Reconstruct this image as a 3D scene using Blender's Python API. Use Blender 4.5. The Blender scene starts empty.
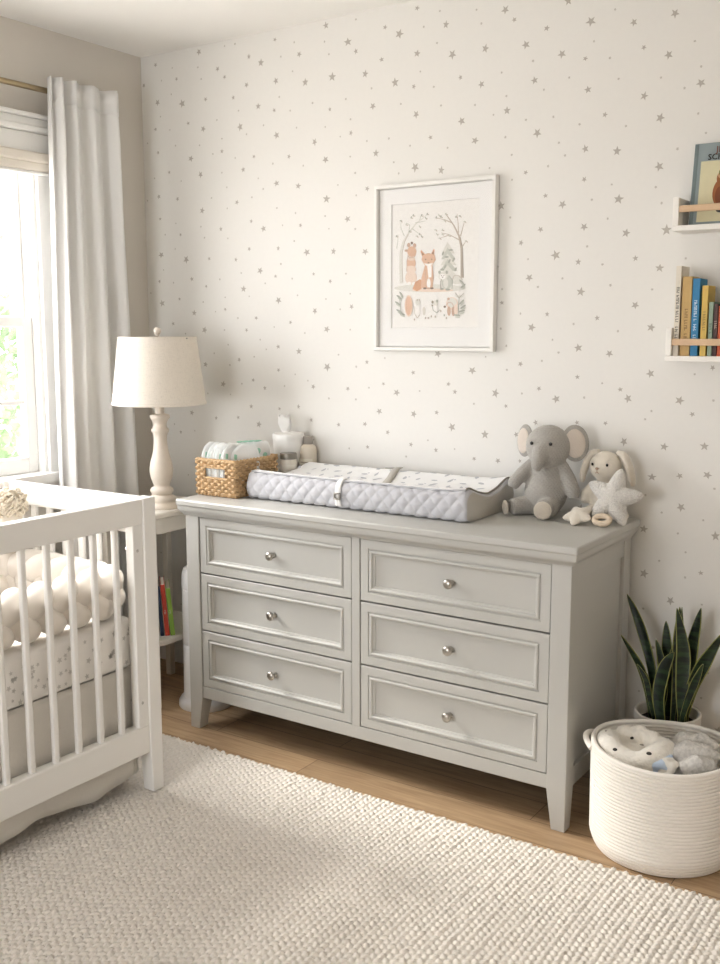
import bpy, math, random
import numpy as np
from mathutils import Vector, Matrix
random.seed(7); rng = np.random.default_rng(11)
PI = math.pi
sc = bpy.context.scene
C = bpy.data.collections.new('nursery'); sc.collection.children.link(C)

# ------------------------------------------------------------------ camera
CAM = Vector((3.2132, -3.1792, 1.4606)); FPX = 1018.26
Rv = Vector((0.83166118, 0.55528172, -0.0013774)); Uv = Vector((-0.0811546, 0.1240007, 0.98895792)); Fv = Vector((-0.54932105, 0.82236612, -0.14819023))
cd = bpy.data.cameras.new('camera'); cam = bpy.data.objects.new('camera', cd); C.objects.link(cam)
M = Matrix((Rv, Uv, -Fv)).transposed().to_4x4(); M.translation = CAM
cam.matrix_world = M
cd.sensor_fit = 'VERTICAL'; cd.sensor_height = 24; cd.lens = FPX * 24 / 964
cd.clip_start = .05
sc.camera = cam

def at(u, v, ax, val):
    """point of the real plane ax=val seen at pixel (u, v): used to measure the photograph"""
    d = Fv + Rv * ((u - 360) / FPX) - Uv * ((v - 482) / FPX)
    i = 'xyz'.index(ax); t = (val - CAM[i]) / d[i]
    return CAM + d * t

# ------------------------------------------------------------------ materials
def lin(c):
    c = c / 255
    return c / 12.92 if c <= .04045 else ((c + .055) / 1.055) ** 2.4
def col(h):
    if isinstance(h, str):
        h = h.lstrip('#'); h = tuple(int(h[i:i + 2], 16) for i in (0, 2, 4))
    return (lin(h[0]), lin(h[1]), lin(h[2]), 1)

def mat(name, c, rough=.55, metal=0, var=.04, vscale=14, bump=None, sheen=0, spec=.5, sss=0, trans=0):
    """principled with a faint noise variation; bump=(kind, scale, strength, distance)"""
    m = bpy.data.materials.new(name); m.use_nodes = True
    nt = m.node_tree; N = nt.nodes; L = nt.links
    p = N['Principled BSDF']; base = col(c)
    tc = N.new('ShaderNodeTexCoord')
    nz = N.new('ShaderNodeTexNoise'); nz.inputs['Scale'].default_value = vscale; nz.inputs['Detail'].default_value = 4
    L.new(tc.outputs['Object'], nz.inputs['Vector'])
    mx = N.new('ShaderNodeMix'); mx.data_type = 'RGBA'
    mx.inputs[6].default_value = tuple(min(1, x * (1 - var * 1.5)) for x in base[:3]) + (1,)
    mx.inputs[7].default_value = tuple(min(1, x * (1 + var)) for x in base[:3]) + (1,)
    L.new(nz.outputs['Fac'], mx.inputs[0]); L.new(mx.outputs[2], p.inputs['Base Color'])
    p.inputs['Roughness'].default_value = rough; p.inputs['Metallic'].default_value = metal
    p.inputs['Specular IOR Level'].default_value = spec
    if sheen:
        p.inputs['Sheen Weight'].default_value = sheen; p.inputs['Sheen Roughness'].default_value = .5
    if sss:
        p.inputs['Subsurface Weight'].default_value = sss; p.inputs['Subsurface Radius'].default_value = (.02, .015, .01)
    if bump:
        kind, s, st, dist = bump
        b = N.new('ShaderNodeBump'); b.inputs['Strength'].default_value = st; b.inputs['Distance'].default_value = dist
        if kind == 'noise':
            t = N.new('ShaderNodeTexNoise'); t.inputs['Scale'].default_value = s; t.inputs['Detail'].default_value = 5; out = t.outputs['Fac']
            L.new(tc.outputs['Object'], t.inputs['Vector'])
        elif kind == 'voronoi':
            t = N.new('ShaderNodeTexVoronoi'); t.inputs['Scale'].default_value = s; out = t.outputs['Distance']
            L.new(tc.outputs['Object'], t.inputs['Vector']); b.invert = True
        elif kind == 'linen':
            a1 = N.new('ShaderNodeTexNoise'); a2 = N.new('ShaderNodeTexNoise')
            for a, sx in ((a1, (1, 1, 12)), (a2, (9, 9, .8))):
                mp = N.new('ShaderNodeMapping'); mp.inputs['Scale'].default_value = sx; L.new(tc.outputs['Object'], mp.inputs['Vector'])
                L.new(mp.outputs[0], a.inputs['Vector']); a.inputs['Scale'].default_value = s; a.inputs['Detail'].default_value = 3
            ad = N.new('ShaderNodeMath'); ad.operation = 'ADD'; L.new(a1.outputs['Fac'], ad.inputs[0]); L.new(a2.outputs['Fac'], ad.inputs[1]); out = ad.outputs[0]
            L.new(ad.outputs[0], mx.inputs[0])
        elif kind == 'knit':
            w1 = N.new('ShaderNodeTexWave'); w1.bands_direction = 'Z'; w1.inputs['Scale'].default_value = s; w1.inputs['Distortion'].default_value = .6
            w2 = N.new('ShaderNodeTexWave'); w2.bands_direction = 'DIAGONAL'; w2.inputs['Scale'].default_value = s * .8; w2.inputs['Distortion'].default_value = .6
            for w in (w1, w2): L.new(tc.outputs['Object'], w.inputs['Vector'])
            ad = N.new('ShaderNodeMath'); ad.operation = 'MULTIPLY'; L.new(w1.outputs['Fac'], ad.inputs[0]); L.new(w2.outputs['Fac'], ad.inputs[1]); out = ad.outputs[0]
        L.new(out, b.inputs['Height']); L.new(b.outputs[0], p.inputs['Normal'])
    if trans:
        tr = N.new('ShaderNodeBsdfTranslucent'); tr.inputs['Color'].default_value = base
        ms = N.new('ShaderNodeMixShader'); ms.inputs[0].default_value = trans
        L.new(p.outputs[0], ms.inputs[1]); L.new(tr.outputs[0], ms.inputs[2]); L.new(ms.outputs[0], N['Material Output'].inputs[0])
    return m

def glass_mat(name, refl=.06, tint=(1, 1, 1, 1)):
    m = bpy.data.materials.new(name); m.use_nodes = True
    N = m.node_tree.nodes; L = m.node_tree.links; N.remove(N['Principled BSDF'])
    t = N.new('ShaderNodeBsdfTransparent'); t.inputs[0].default_value = tint
    g = N.new('ShaderNodeBsdfGlossy'); g.inputs['Roughness'].default_value = .02
    x = N.new('ShaderNodeMixShader'); x.inputs[0].default_value = refl
    L.new(t.outputs[0], x.inputs[1]); L.new(g.outputs[0], x.inputs[2]); L.new(x.outputs[0], N['Material Output'].inputs[0])
    return m

# ------------------------------------------------------------------ mesh builder
class MB:
    def __init__(s): s.v = []; s.f = []; s.mi = []; s.m = 0
    def add(s, vs, fs):
        b = len(s.v); s.v += [tuple(x) for x in vs]
        for f in fs: s.f.append(tuple(i + b for i in f)); s.mi.append(s.m)
        return s
    def box(s, x0, x1, y0, y1, z0, z1):
        vs = [(x, y, z) for z in (z0, z1) for y in (y0, y1) for x in (x0, x1)]
        return s.add(vs, [(0, 2, 3, 1), (4, 5, 7, 6), (0, 1, 5, 4), (1, 3, 7, 5), (3, 2, 6, 7), (2, 0, 4, 6)])
    def loft(s, loops, closed=True, cap=True, wrap=False):
        n = len(loops[0]); vs = [p for l in loops for p in l]; fs = []
        k = len(loops)
        for i in range(k if wrap else k - 1):
            for j in range(n if closed else n - 1):
                a, b = i * n + j, i * n + (j + 1) % n; c, d = ((i + 1) % k) * n + (j + 1) % n, ((i + 1) % k) * n + j
                fs.append((a, b, c, d))
        if cap and not wrap and closed:
            fs.append(tuple(range(n - 1, -1, -1))); fs.append(tuple((k - 1) * n + j for j in range(n)))
        return s.add(vs, fs)
    def lathe(s, prof, c=(0, 0, 0), n=40, cap=True, sx=1, sy=1):
        loops = [[(c[0] + r * sx * math.cos(2 * PI * j / n), c[1] + r * sy * math.sin(2 * PI * j / n), c[2] + z) for j in range(n)] for r, z in prof]
        return s.loft(loops, True, cap)
    def tube(s, pts, r, n=8, closed=False, flat=1.0, up=None):
        pts = [Vector(p) for p in pts]; k = len(pts)
        rs = r if isinstance(r, (list, tuple)) else [r] * k
        loops = []; prev = None
        for i, p in enumerate(pts):
            if closed: t = pts[(i + 1) % k] - pts[i - 1]
            else: t = pts[min(i + 1, k - 1)] - pts[max(i - 1, 0)]
            t.normalize()
            if prev is None:
                a = Vector(up) if up else (Vector((0, 0, 1)) if abs(t.z) < .9 else Vector((1, 0, 0)))
                nn = (a - t * a.dot(t)).normalized()
            else: nn = (prev - t * prev.dot(t)).normalized()
            prev = nn; bb = t.cross(nn)
            loops.append([tuple(p + nn * (math.cos(2 * PI * j / n) * rs[i]) + bb * (math.sin(2 * PI * j / n) * rs[i] * flat)) for j in range(n)])
        return s.loft(loops, True, True, wrap=closed)
    def ell(s, c, r, rot=None, nu=24, nv=14):
        loops = []
        R = rot if rot is not None else Matrix.Identity(3)
        c = Vector(c)
        for i in range(1, nv):
            th = PI * i / nv
            loops.append([tuple(c + R @ Vector((r[0] * math.sin(th) * math.cos(2 * PI * j / nu), r[1] * math.sin(th) * math.sin(2 * PI * j / nu), r[2] * -math.cos(th)))) for j in range(nu)])
        b = len(s.v); s.loft(loops, True, False)
        n0 = len(s.v); s.v.append(tuple(c + R @ Vector((0, 0, -r[2])))); s.v.append(tuple(c + R @ Vector((0, 0, r[2]))))
        for j in range(nu):
            s.f.append((n0, b + (j + 1) % nu, b + j)); s.mi.append(s.m)
            e = b + (nv - 2) * nu
            s.f.append((n0 + 1, e + j, e + (j + 1) % nu)); s.mi.append(s.m)
        return s
    def grid(s, P):
        """P[i][j] points, open sheet"""
        return s.loft(P, False, False)
    def poly(s, pts): return s.add(pts, [tuple(range(len(pts)))])
    def prism(s, pts, off):
        n = len(pts); off = Vector(off); b = [tuple(Vector(p) + off) for p in pts]
        return s.add(list(pts) + b, [tuple(range(n - 1, -1, -1)), tuple(range(n, 2 * n))] + [(i, (i + 1) % n, n + (i + 1) % n, n + i) for i in range(n)])

def wloc(o):
    v = Vector((0, 0, 0))
    while o is not None: v += o.location; o = o.parent
    return v

def obj(name, b, m, parent=None, smooth=35, bevel=0, local=False, seg=2, origin=None, fixn=True):
    me = bpy.data.meshes.new(name)
    off = Vector((0, 0, 0))
    if parent is not None and not local: off = wloc(parent)
    if origin is not None: off = Vector(origin)
    vs = b.v if off.length == 0 else [(x - off.x, y - off.y, z - off.z) for x, y, z in b.v]
    me.from_pydata(vs, [], b.f)
    ms = m if isinstance(m, (list, tuple)) else [m]
    for x in ms: me.materials.append(x)
    if len(ms) > 1: me.polygons.foreach_set('material_index', b.mi)
    me.validate(); me.update()
    if fixn:
        import bmesh
        bm = bmesh.new(); bm.from_mesh(me); bmesh.ops.recalc_face_normals(bm, faces=bm.faces); bm.to_mesh(me); bm.free()
    if smooth:
        me.shade_smooth(); me.set_sharp_from_angle(angle=math.radians(smooth))
    o = bpy.data.objects.new(name, me); C.objects.link(o)
    if parent is not None: o.parent = parent
    if origin is not None: o.location = off
    if bevel:
        md = o.modifiers.new('bevel', 'BEVEL'); md.width = bevel; md.segments = seg; md.limit_method = 'ANGLE'; md.angle_limit = math.radians(40)
    return o

def tag(o, label, cat, group=None, kind=None):
    if label: o['label'] = label
    if cat: o['category'] = cat
    if group: o['group'] = group
    if kind: o['kind'] = kind
    return o
def thing(name, label, cat, loc=(0, 0, 0), rz=0, group=None):
    o = bpy.data.objects.new(name, None); C.objects.link(o); o.location = loc; o.rotation_euler = (0, 0, rz)
    o.empty_display_size = .05
    return tag(o, label, cat, group)
def struct(name, b, m, parent=None, **k):
    o = obj(name, b, m, parent, **k)
    if parent is None: o['kind'] = 'structure'
    return o
def dup(root, loc, rot=None, label=None, group=None, scale=None):
    kids = [o for o in C.objects if o.parent == root]
    r = root.copy(); C.objects.link(r); r.location = loc
    if rot is not None: r.rotation_euler = rot
    if scale is not None: r.scale = scale
    if label: r['label'] = label
    if group: r['group'] = group
    for ch in kids:
        c = ch.copy(); C.objects.link(c); c.parent = r
        for g in [o for o in C.objects if o.parent == ch]:
            d = g.copy(); C.objects.link(d); d.parent = c
    return r
def fuse(o, voxel=.004, smooth=6):
    """one continuous skin over the overlapping shapes of a soft toy"""
    r = o.modifiers.new('r', 'REMESH'); r.mode = 'VOXEL'; r.voxel_size = voxel; r.use_smooth_shade = True
    s = o.modifiers.new('s', 'SMOOTH'); s.iterations = smooth; s.factor = .5
    dg = bpy.context.evaluated_depsgraph_get()
    me = bpy.data.meshes.new_from_object(o.evaluated_get(dg)); o.modifiers.clear(); o.data = me
    me.shade_smooth()
    return o
def rotm(x=0, y=0, z=0):
    from mathutils import Euler
    return Euler((x, y, z)).to_matrix()
def frames(b, rects, y, s=-1):
    """nested rectangles (x0,x1,z0,z1,depth) facing -y at plane y, joined into a moulded panel"""
    loops = [[(x0, y + d, z0), (x1, y + d, z0), (x1, y + d, z1), (x0, y + d, z1)] for x0, x1, z0, z1, d in rects]
    b.loft(loops, True, True)

# ------------------------------------------------------------------ shared materials
PAPER = mat('wallpaper', '#e8e6e1', .8, var=.012, vscale=60, bump=('noise', 400, .05, .001))
STAR = mat('star_print', '#bab4ab', .7, var=.12, vscale=300); DOT = mat('dot_print', '#c6c1b9', .7, var=.12, vscale=300)
BEIGE = mat('beige_wall_paint', '#d6d0c7', .8, var=.01)
CEIL = mat('ceiling_paint', '#f3f1ed', .85, var=.008)
TRIM = mat('white_trim', '#f0efec', .4, var=.008)
GREY = mat('grey_dresser_paint', '#bebdb8', .42, var=.018, vscale=7)
DARK = mat('dark_gap', '#4a4844', .8)
NICKEL = mat('satin_nickel', '#b9b5ae', .28, 1, var=.03)
CRIB = mat('white_crib_paint', '#efede9', .38, var=.008)
GLASS = glass_mat('window_glass', .05)

# ------------------------------------------------------------------ room shell
RX, FY, H = 3.95, -4.6, 2.5746
# oak floor
def oak():
    m = bpy.data.materials.new('oak_planks'); m.use_nodes = True; N = m.node_tree.nodes; L = m.node_tree.links; p = N['Principled BSDF']
    tc = N.new('ShaderNodeTexCoord')
    br = N.new('ShaderNodeTexBrick'); br.inputs['Scale'].default_value = 1; br.inputs['Brick Width'].default_value = 1.25; br.inputs['Row Height'].default_value = .125
    br.inputs['Mortar Size'].default_value = .0012; br.inputs['Color1'].default_value = (0, 0, 0, 1); br.inputs['Color2'].default_value = (1, 1, 1, 1); br.inputs['Mortar'].default_value = (.5, .5, .5, 1)
    br.offset = .37; L.new(tc.outputs['Object'], br.inputs['Vector'])
    mp = N.new('ShaderNodeMapping'); mp.inputs['Scale'].default_value = (1.2, 16, 1); L.new(tc.outputs['Object'], mp.inputs['Vector'])
    sc_ = N.new('ShaderNodeVectorMath'); sc_.operation = 'MULTIPLY_ADD'; sc_.inputs[1].default_value = (7, 3, 0); L.new(br.outputs['Color'], sc_.inputs[0]); L.new(mp.outputs[0], sc_.inputs[2])
    nz = N.new('ShaderNodeTexNoise'); nz.inputs['Scale'].default_value = 3; nz.inputs['Detail'].default_value = 8; nz.inputs['Roughness'].default_value = .65; nz.inputs['Distortion'].default_value = .8
    L.new(sc_.outputs[0], nz.inputs['Vector'])
    rp = N.new('ShaderNodeValToRGB'); e = rp.color_ramp.elements; e[0].position = .3; e[0].color = col('#a08263'); e[1].position = .7; e[1].color = col('#c8ab87')
    L.new(nz.outputs['Fac'], rp.inputs[0])
    hs = N.new('ShaderNodeMix'); hs.data_type = 'RGBA'; hs.blend_type = 'MULTIPLY'; hs.inputs[0].default_value = .18
    L.new(rp.outputs[0], hs.inputs[6]); L.new(br.outputs['Color'], hs.inputs[7])
    dk = N.new('ShaderNodeMix'); dk.data_type = 'RGBA'; dk.inputs[7].default_value = col('#5b4330'); L.new(br.outputs['Fac'], dk.inputs[0]); L.new(hs.outputs[2], dk.inputs[6])
    L.new(dk.outputs[2], p.inputs['Base Color']); p.inputs['Roughness'].default_value = .42
    bp = N.new('ShaderNodeBump'); bp.inputs['Strength'].default_value = .15; bp.inputs['Distance'].default_value = .002; L.new(nz.outputs['Fac'], bp.inputs['Height']); L.new(bp.outputs[0], p.inputs['Normal'])
    return m
struct('floor', MB().box(-.12, RX + .1, FY - .1, .1, -.08, 0), oak())
struct('ceiling', MB().box(-.12, RX + .1, FY - .1, .1, H, H + .08), CEIL)
struct('wall_right', MB().box(RX, RX + .1, FY - .1, .1, 0, H), BEIGE)
# left wall with the window opening
WY0, WY1, WZ0, WZ1 = -1.78, -.565, .905, 2.10
b = MB(); b.box(-.14, 0, FY - .1, WY0, 0, H).box(-.14, 0, WY1, .1, 0, H).box(-.14, 0, WY0, WY1, 0, WZ0).box(-.14, 0, WY0, WY1, WZ1, H)
struct('wall_left', b, BEIGE)
# front wall (behind the camera) with an unseen window added for fill light
FA, FB, FC, FD = 1.0, 2.15, .6, 1.9
b = MB(); b.box(0, FA, FY - .1, FY, 0, H).box(FB, RX, FY - .1, FY, 0, H).box(FA, FB, FY - .1, FY, 0, FC).box(FA, FB, FY - .1, FY, FD, H)
struct('wall_front', b, BEIGE)
fw = obj('added_fill_window', MB().box(FA, FA + .05, FY - .09, FY + .02, FC, FD).box(FB - .05, FB, FY - .09, FY + .02, FC, FD).box(FA + .05, FB - .05, FY - .09, FY + .02, FC, FC + .05).box(FA + .05, FB - .05, FY - .09, FY + .02, FD - .05, FD).box((FA + FB) / 2 - .02, (FA + FB) / 2 + .02, FY - .07, FY - .02, FC + .05, FD - .05), TRIM); fw['kind'] = 'structure'

# wallpaper wall with its printed stars (positions measured from the photograph)
SA = "558,72,L 648,50,S 405,119,M 285,118,S 254,136,S 177,156,L 463,127,S 554,125,S 624,126,L 648,154,M 327,170,M 363,188,L 423,170,S 478,163,L 567,163,S 47,195,M 97,204,S 174,202,S 233,207,M 458,214,S 65,242,S 110,237,M 184,237,S 254,231,M 320,255,M 408,243,L 496,247,L 577,231,L 676,222,L 695,265,S 12,257,M 94,283,S 53,308,L 127,311,L 197,298,M 280,293,M 418,291,S 518,309,S 618,297,S 570,328,M 699,319,L 355,319,L 403,331,M 451,332,S 296,332,S 62,350,S 8,377,M 47,388,M 90,390,S 145,370,M 190,387,L 231,360,S 301,381,L 371,376,S 320,403,S 410,406,L 470,383,S 556,381,S 632,358,S 633,399,M 601,410,S 524,426,L 681,423,S 23,430,S 107,437,S 179,436,S 246,416,S 246,454,M 219,462,S 286,474,S 342,470,M 399,491,S 447,470,M 490,497,S 557,479,L 631,470,S 708,460,L 55,458,M 153,476,L 88,517,M 182,524,L 246,518,S 310,509,M 44,535,S 124,543,S 355,535,S 646,519,S 410,550,L 475,558,L 594,555,S 682,566,M 649,586,S 57,590,M 113,597,M 215,594,S 261,562,S 291,607,M 336,592,S 370,567,S 560,597,L 23,602,S 187,632,L 262,625,S 411,624,S 467,639,S 61,657,M 108,670,S 334,664,M 371,686,L 428,676,S 482,676,M 556,648,S 623,657,L 567,686,S 646,687,S 243,687,M 183,680,S"
SB = "25,53,L 122,44,M 76,44,S 194,53,S 264,55,S 463,63,S 106,87,S 64,105,L 139,119,L 208,116,M 288,119,M 328,87,M 415,85,M 501,97,L 581,94,L 676,95,L 71,150,S 304,159,S 361,152,L 423,132,S 407,169,M 521,162,M 618,161,S 20,167,M 59,184,M 101,188,S 156,177,M 199,199,M 240,178,S 311,207,L 376,190,S 457,176,S 571,184,M 631,221,S 33,219,S 119,237,M 67,250,L 190,246,S 256,232,S 328,229,S 416,241,L 473,226,S 558,237,S 635,260,M 163,279,L 227,275,S 256,268,M 294,294,S 349,294,M 525,273,L 601,268,S 100,311,M 194,330,L 254,330,S 320,330,M 403,321,S 452,307,M 561,328,L 631,329,S 495,339,S 137,341,S 265,374,S 361,359,S 379,388,S 415,380,M 477,394,L 596,404,S 681,426,M 197,433,L 223,400,S 298,419,M 343,410,S 270,435,S 416,450,M 562,441,L 649,440,S 466,463,S 504,482,S 250,492,L 340,480,M 306,491,S 375,504,M 434,498,S 520,500,M 624,506,M 687,503,S 272,523,S 204,520,S 567,535,S 648,538,S 156,578,L 334,559,M 229,594,M 295,592,M 419,566,M 476,560,M 357,613,L 514,600,M 596,614,M 675,612,M 718,574,L 104,612,S 123,636,M 165,632,S 521,659,S 628,685,S 683,681,M 563,553,S"
SC_ = "293,31,M 379,42,S 518,37,S 627,37,L 661,75,M 171,104,M 225,129,L 318,102,S 402,93,L 536,89,S 368,163,S 158,226,M 293,203,L 426,207,L 551,184,L 705,170,L 305,271,S 457,294,M 613,275,S 209,313,L 280,328,M 356,329,S 536,320,L 231,394,S 383,400,S 512,398,S 631,364,S 633,419,L 582,435,S 289,434,L 461,459,L 705,454,S 186,525,S 343,521,M 512,533,L 627,520,S 266,552,S 408,560,S 204,615,S 285,634,L 384,645,L 567,637,S 651,587,S 652,681,S 704,654,M 223,657,S"
SD = "146,3,L 323,36,S 64,107,M 231,81,L 394,85,L 550,51,L 243,157,S 625,156,S 432,180,M 526,208,L 12,231,S 121,205,L 210,222,M 303,220,S 649,252,S 18,305,L 149,294,S 336,299,S 497,294,S 53,340,S 220,340,L 648,315,L 586,334,S 433,364,L 89,443,S 284,435,M 494,447,L 638,430,S 188,471,S 364,478,S 28,504,L 667,504,S 110,541,S 210,564,L 330,573,L 559,564,S 133,589,S 490,631,L 69,630,S 206,680,M 310,699,S 477,709,S"
SE = "261,124,L 367,107,S 463,105,L 618,119,S 40,129,L 73,171,S 424,175,S 200,93,M 182,214,M 339,205,L 490,227,L 636,216,L 112,262,M 350,275,S 237,307,L 137,321,S 318,331,M 524,318,M 405,340,S 705,318,S 611,353,L 142,388,L 261,390,S 28,348,S 173,421,S 434,415,S 327,439,L 584,430,S 44,429,S 43,478,M 523,487,L 206,519,M 386,533,M 110,517,S 301,554,S 150,567,L 580,567,L 461,580,S 39,571,S 225,611,S 318,640,L 430,661,L 59,633,S 247,657,S 187,687,S 110,698,M"
SF = "312,55,L 100,72,S 503,67,S 588,119,S 213,130,M 449,122,L 94,175,M 354,176,M 147,210,L 239,204,S 380,207,M 542,213,L 716,194,M 584,264,M 456,255,S 441,284,S 215,296,L 307,290,M 368,349,L 111,369,M 204,418,M 272,401,S 500,378,L 304,440,M 379,436,S 457,475,M 552,483,M 185,466,S 640,484,M 703,330,M 648,214,S 625,378,M"
SG = "150,108,M 442,95,L 619,97,S 691,71,M 249,133,S 321,158,M 352,194,L 65,196,L 177,190,S 559,202,L 694,202,S 446,244,S 609,257,M 421,277,S 262,293,M 336,367,L 148,290,M 497,387,L 658,385,L 448,508,L 559,504,M 670,500,L 422,580,S 698,555,S 564,629,L 487,650,S 653,681,S 415,716,L 8,42,S"
SH = "313,134,S 464,145,L 344,210,S 238,244,S 177,295,L 405,293,M 342,311,S 283,405,L 174,436,S 409,420,S 434,695,S 406,795,S 476,927,L 157,767,S"
stars = []
for txt, ox, oy, k in ((SA, 140, 0, 1 / 3), (SB, 140, 220, 1 / 3), (SC_, 340, 0, 190 / 720), (SD, 530, 0, 190 / 720), (SE, 490, 170, 200 / 720), (SF, 360, 340, .25), (SG, 540, 350, .25), (SH, 600, 500, 120 / 482)):
    for w in txt.split():
        x, y, s = w.split(','); P = at(ox + float(x) * k, oy + float(y) * k, 'y', 0)
        P.z = min(P.z, H - .022)
        if P.x > .015 and all((P.x - q[0]) ** 2 + (P.z - q[1]) ** 2 > .03 ** 2 for q in stars): stars.append((P.x, P.z, s))
# the same print carries on where furniture hides the wall or the picture ends
for _ in range(4000):
    x, z = rng.uniform(.03, RX - .03), rng.uniform(.16, H - .03)
    if (x > 2.62 and z > .12) or (z < .9 and x < 2.1) or (z < .5 and x < 2.6) or (z > 2.2 and x > 2.2 and z > 2.48):
        if all((x - q[0]) ** 2 + (z - q[1]) ** 2 > .075 ** 2 for q in stars): stars.append((x, z, rng.choice(['L', 'M', 'S', 'S'])))
b = MB(); b.box(-.14, RX + .1, 0, .1, 0, H); b.m = 1
for x, z, s in stars:
    R0 = {'L': .0152, 'M': .0097, 'S': .0047}[s] * rng.uniform(.9, 1.1); a0 = rng.uniform(0, 2 * PI)
    ax, az = rng.uniform(.85, 1.1), rng.uniform(.85, 1.1); n = 5 if s != 'S' else 5
    k = .42 if s != 'S' else .62
    pts = []
    for i in range(2 * n):
        r = R0 if i % 2 == 0 else R0 * k
        a = a0 + PI * i / n; r *= rng.uniform(.93, 1.07)
        pts.append((x + r * ax * math.cos(a), -.0008, z + r * az * math.sin(a)))
    nb = len(b.v); b.v += pts + [(x, -.0008, z)]
    for i in range(2 * n): b.f.append((nb + i, nb + (i + 1) % (2 * n), nb + 2 * n)); b.mi.append(2 if s == 'S' else 1)
struct('wall_back', b, [PAPER, STAR, DOT], smooth=0, fixn=False)

# baseboards
def base_profile(b, pts):
    pass
struct('baseboard_back', MB().box(0, RX, -.014, 0, 0, .11).box(0, RX, -.009, 0, .11, .125), TRIM, bevel=.003)
struct('baseboard_left', MB().box(0, .014, FY, 0, 0, .11).box(0, .009, FY, 0, .11, .125), TRIM, bevel=.003)

# ------------------------------------------------------------------ window on the left wall
win = thing('window_1', None, None, (0, (WY0 + WY1) / 2, WZ0)); win['kind'] = 'structure'
b = MB()
b.box(-.13, -.001, WY1 - .019, WY1 - .0005, WZ0 + .0005, WZ1 - .0005).box(-.13, -.001, WY0 + .0005, WY0 + .019, WZ0 + .0005, WZ1 - .0005).box(-.129, -.002, WY0 + .019, WY1 - .019, WZ1 - .019, WZ1 - .0005)
b.box(0, .018, WY1 - .005, WY1 + .085, WZ0 - .02, 2.12).box(0, .018, WY0 - .085, WY0 + .005, WZ0 - .02, 2.12)
obj('window_casing', b, TRIM, win, bevel=.003)
b = MB()
b.box(0, .02, WY0 - .09, WY1 + .09, 2.115, 2.185).box(0, .045, WY0 - .11, WY1 + .11, 2.185, 2.205).box(0, .03, WY0 - .10, WY1 + .10, 2.205, 2.235).box(0, .05, WY0 - .12, WY1 + .12, 2.235, 2.25)
obj('head_casing', b, TRIM, win, bevel=.004)
obj('window_sill', MB().box(-.128, 0, WY0 + .0005, WY1 - .0005, WZ0 + .0005, WZ0 + .006).box(0, .05, WY0 - .10, WY1 + .10, WZ0 - .03, WZ0 + .006).box(0, .016, WY0 - .085, WY1 + .085, WZ0 - .11, WZ0 - .03), TRIM, win, bevel=.004)
ym = (WY0 + WY1) / 2; MR = 1.49
def sash(name, x, y0, y1, z0, z1, st, rt, rb, mz):
    f = MB().box(x - .035, x, y0, y0 + st, z0, z1).box(x - .035, x, y1 - st, y1, z0, z1).box(x - .035, x, y0 + st, y1 - st, z0, z0 + rb).box(x - .035, x, y0 + st, y1 - st, z1 - rt, z1)
    for z in mz: f.box(x - .026, x - .006, y0 + st, y1 - st, z - .009, z + .009)
    f.box(x - .0255, x - .0065, ym - .009, ym + .009, z0 + rb, z1 - rt)
    o = obj(name, f, TRIM, win, bevel=.002)
    obj('pane', MB().box(x - .02, x - .016, y0 + .01, y1 - .01, z0 + .01, z1 - .01), GLASS, o)
sash('upper_sash', -.075, WY0 + .02, WY1 - .02, MR - .01, WZ1 - .02, .04, .04, .035, (1.805,))
sash('lower_sash', -.036, WY0 + .02, WY1 - .02, WZ0 + .007, MR + .02, .045, .038, .06, (1.185,))
# folded shade under the head casing
sh = thing('roman_shade', 'white fabric window shade pulled up into flat folds at the window head', 'window shade', (-.02, ym, 2.06))
b = MB()
for i, (z0, z1, d) in enumerate(((2.045, 2.080, .0), (2.076, 2.113, -.008))):
    b.box(.020, .040 - d, WY0 - .07, WY1 + .07, z0, z1)
obj('folds', b, mat('shade_cloth', '#e2dbd0', .8, bump=('linen', 60, .2, .001)), sh, bevel=.008, seg=3)
obj('bottom_bar', MB().box(.021, .038, WY0 - .072, WY1 + .072, 2.032, 2.0445), TRIM, sh, bevel=.004)

# ------------------------------------------------------------------ outdoors seen through the panes
LEAF = mat('sunlit_leaves', '#748a64', .7, var=.35, vscale=5, trans=.4); BARK = mat('bark', '#9a948c', .9, var=.3)
lawn = obj('lawn', MB().box(-40, -.3, -25, 40, -.75, -.7), mat('pale_ground', '#d5d1cb', .9, var=.1, vscale=1)); lawn['kind'] = 'structure'
def tree(loc, h, r, label):
    t = thing('garden_tree', label, 'tree', loc, 0, 'garden trees')
    obj('trunk', MB().tube([(loc[0], loc[1], loc[2]), (loc[0] + .05, loc[1], loc[2] + h * .4), (loc[0], loc[1] + .05, loc[2] + h * .75)], [.12, .09, .05], 10), BARK, t)
    b = MB()
    for _ in range(1500):
        d = Vector(rng.normal(size=3)).normalized() * (r * rng.uniform(.5, 1) ** .5)
        c = Vector(loc) + Vector((0, 0, h * .62)) + Vector((d.x, d.y, d.z * h * .42 / r)); q = .055 + rng.uniform(0, .05)
        A = Vector(rng.normal(size=3)).normalized(); B = A.orthogonal().normalized()
        b.add([tuple(c - A * q), tuple(c + B * q * .5), tuple(c + A * q), tuple(c - B * q * .5)], [(0, 1, 2, 3)])
    obj('foliage', b, LEAF, t, smooth=0, fixn=False)
tree((-5.2, 3.35, -.7), 2.5, .8, 'pale leafy garden tree beyond the window glass')

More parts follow.
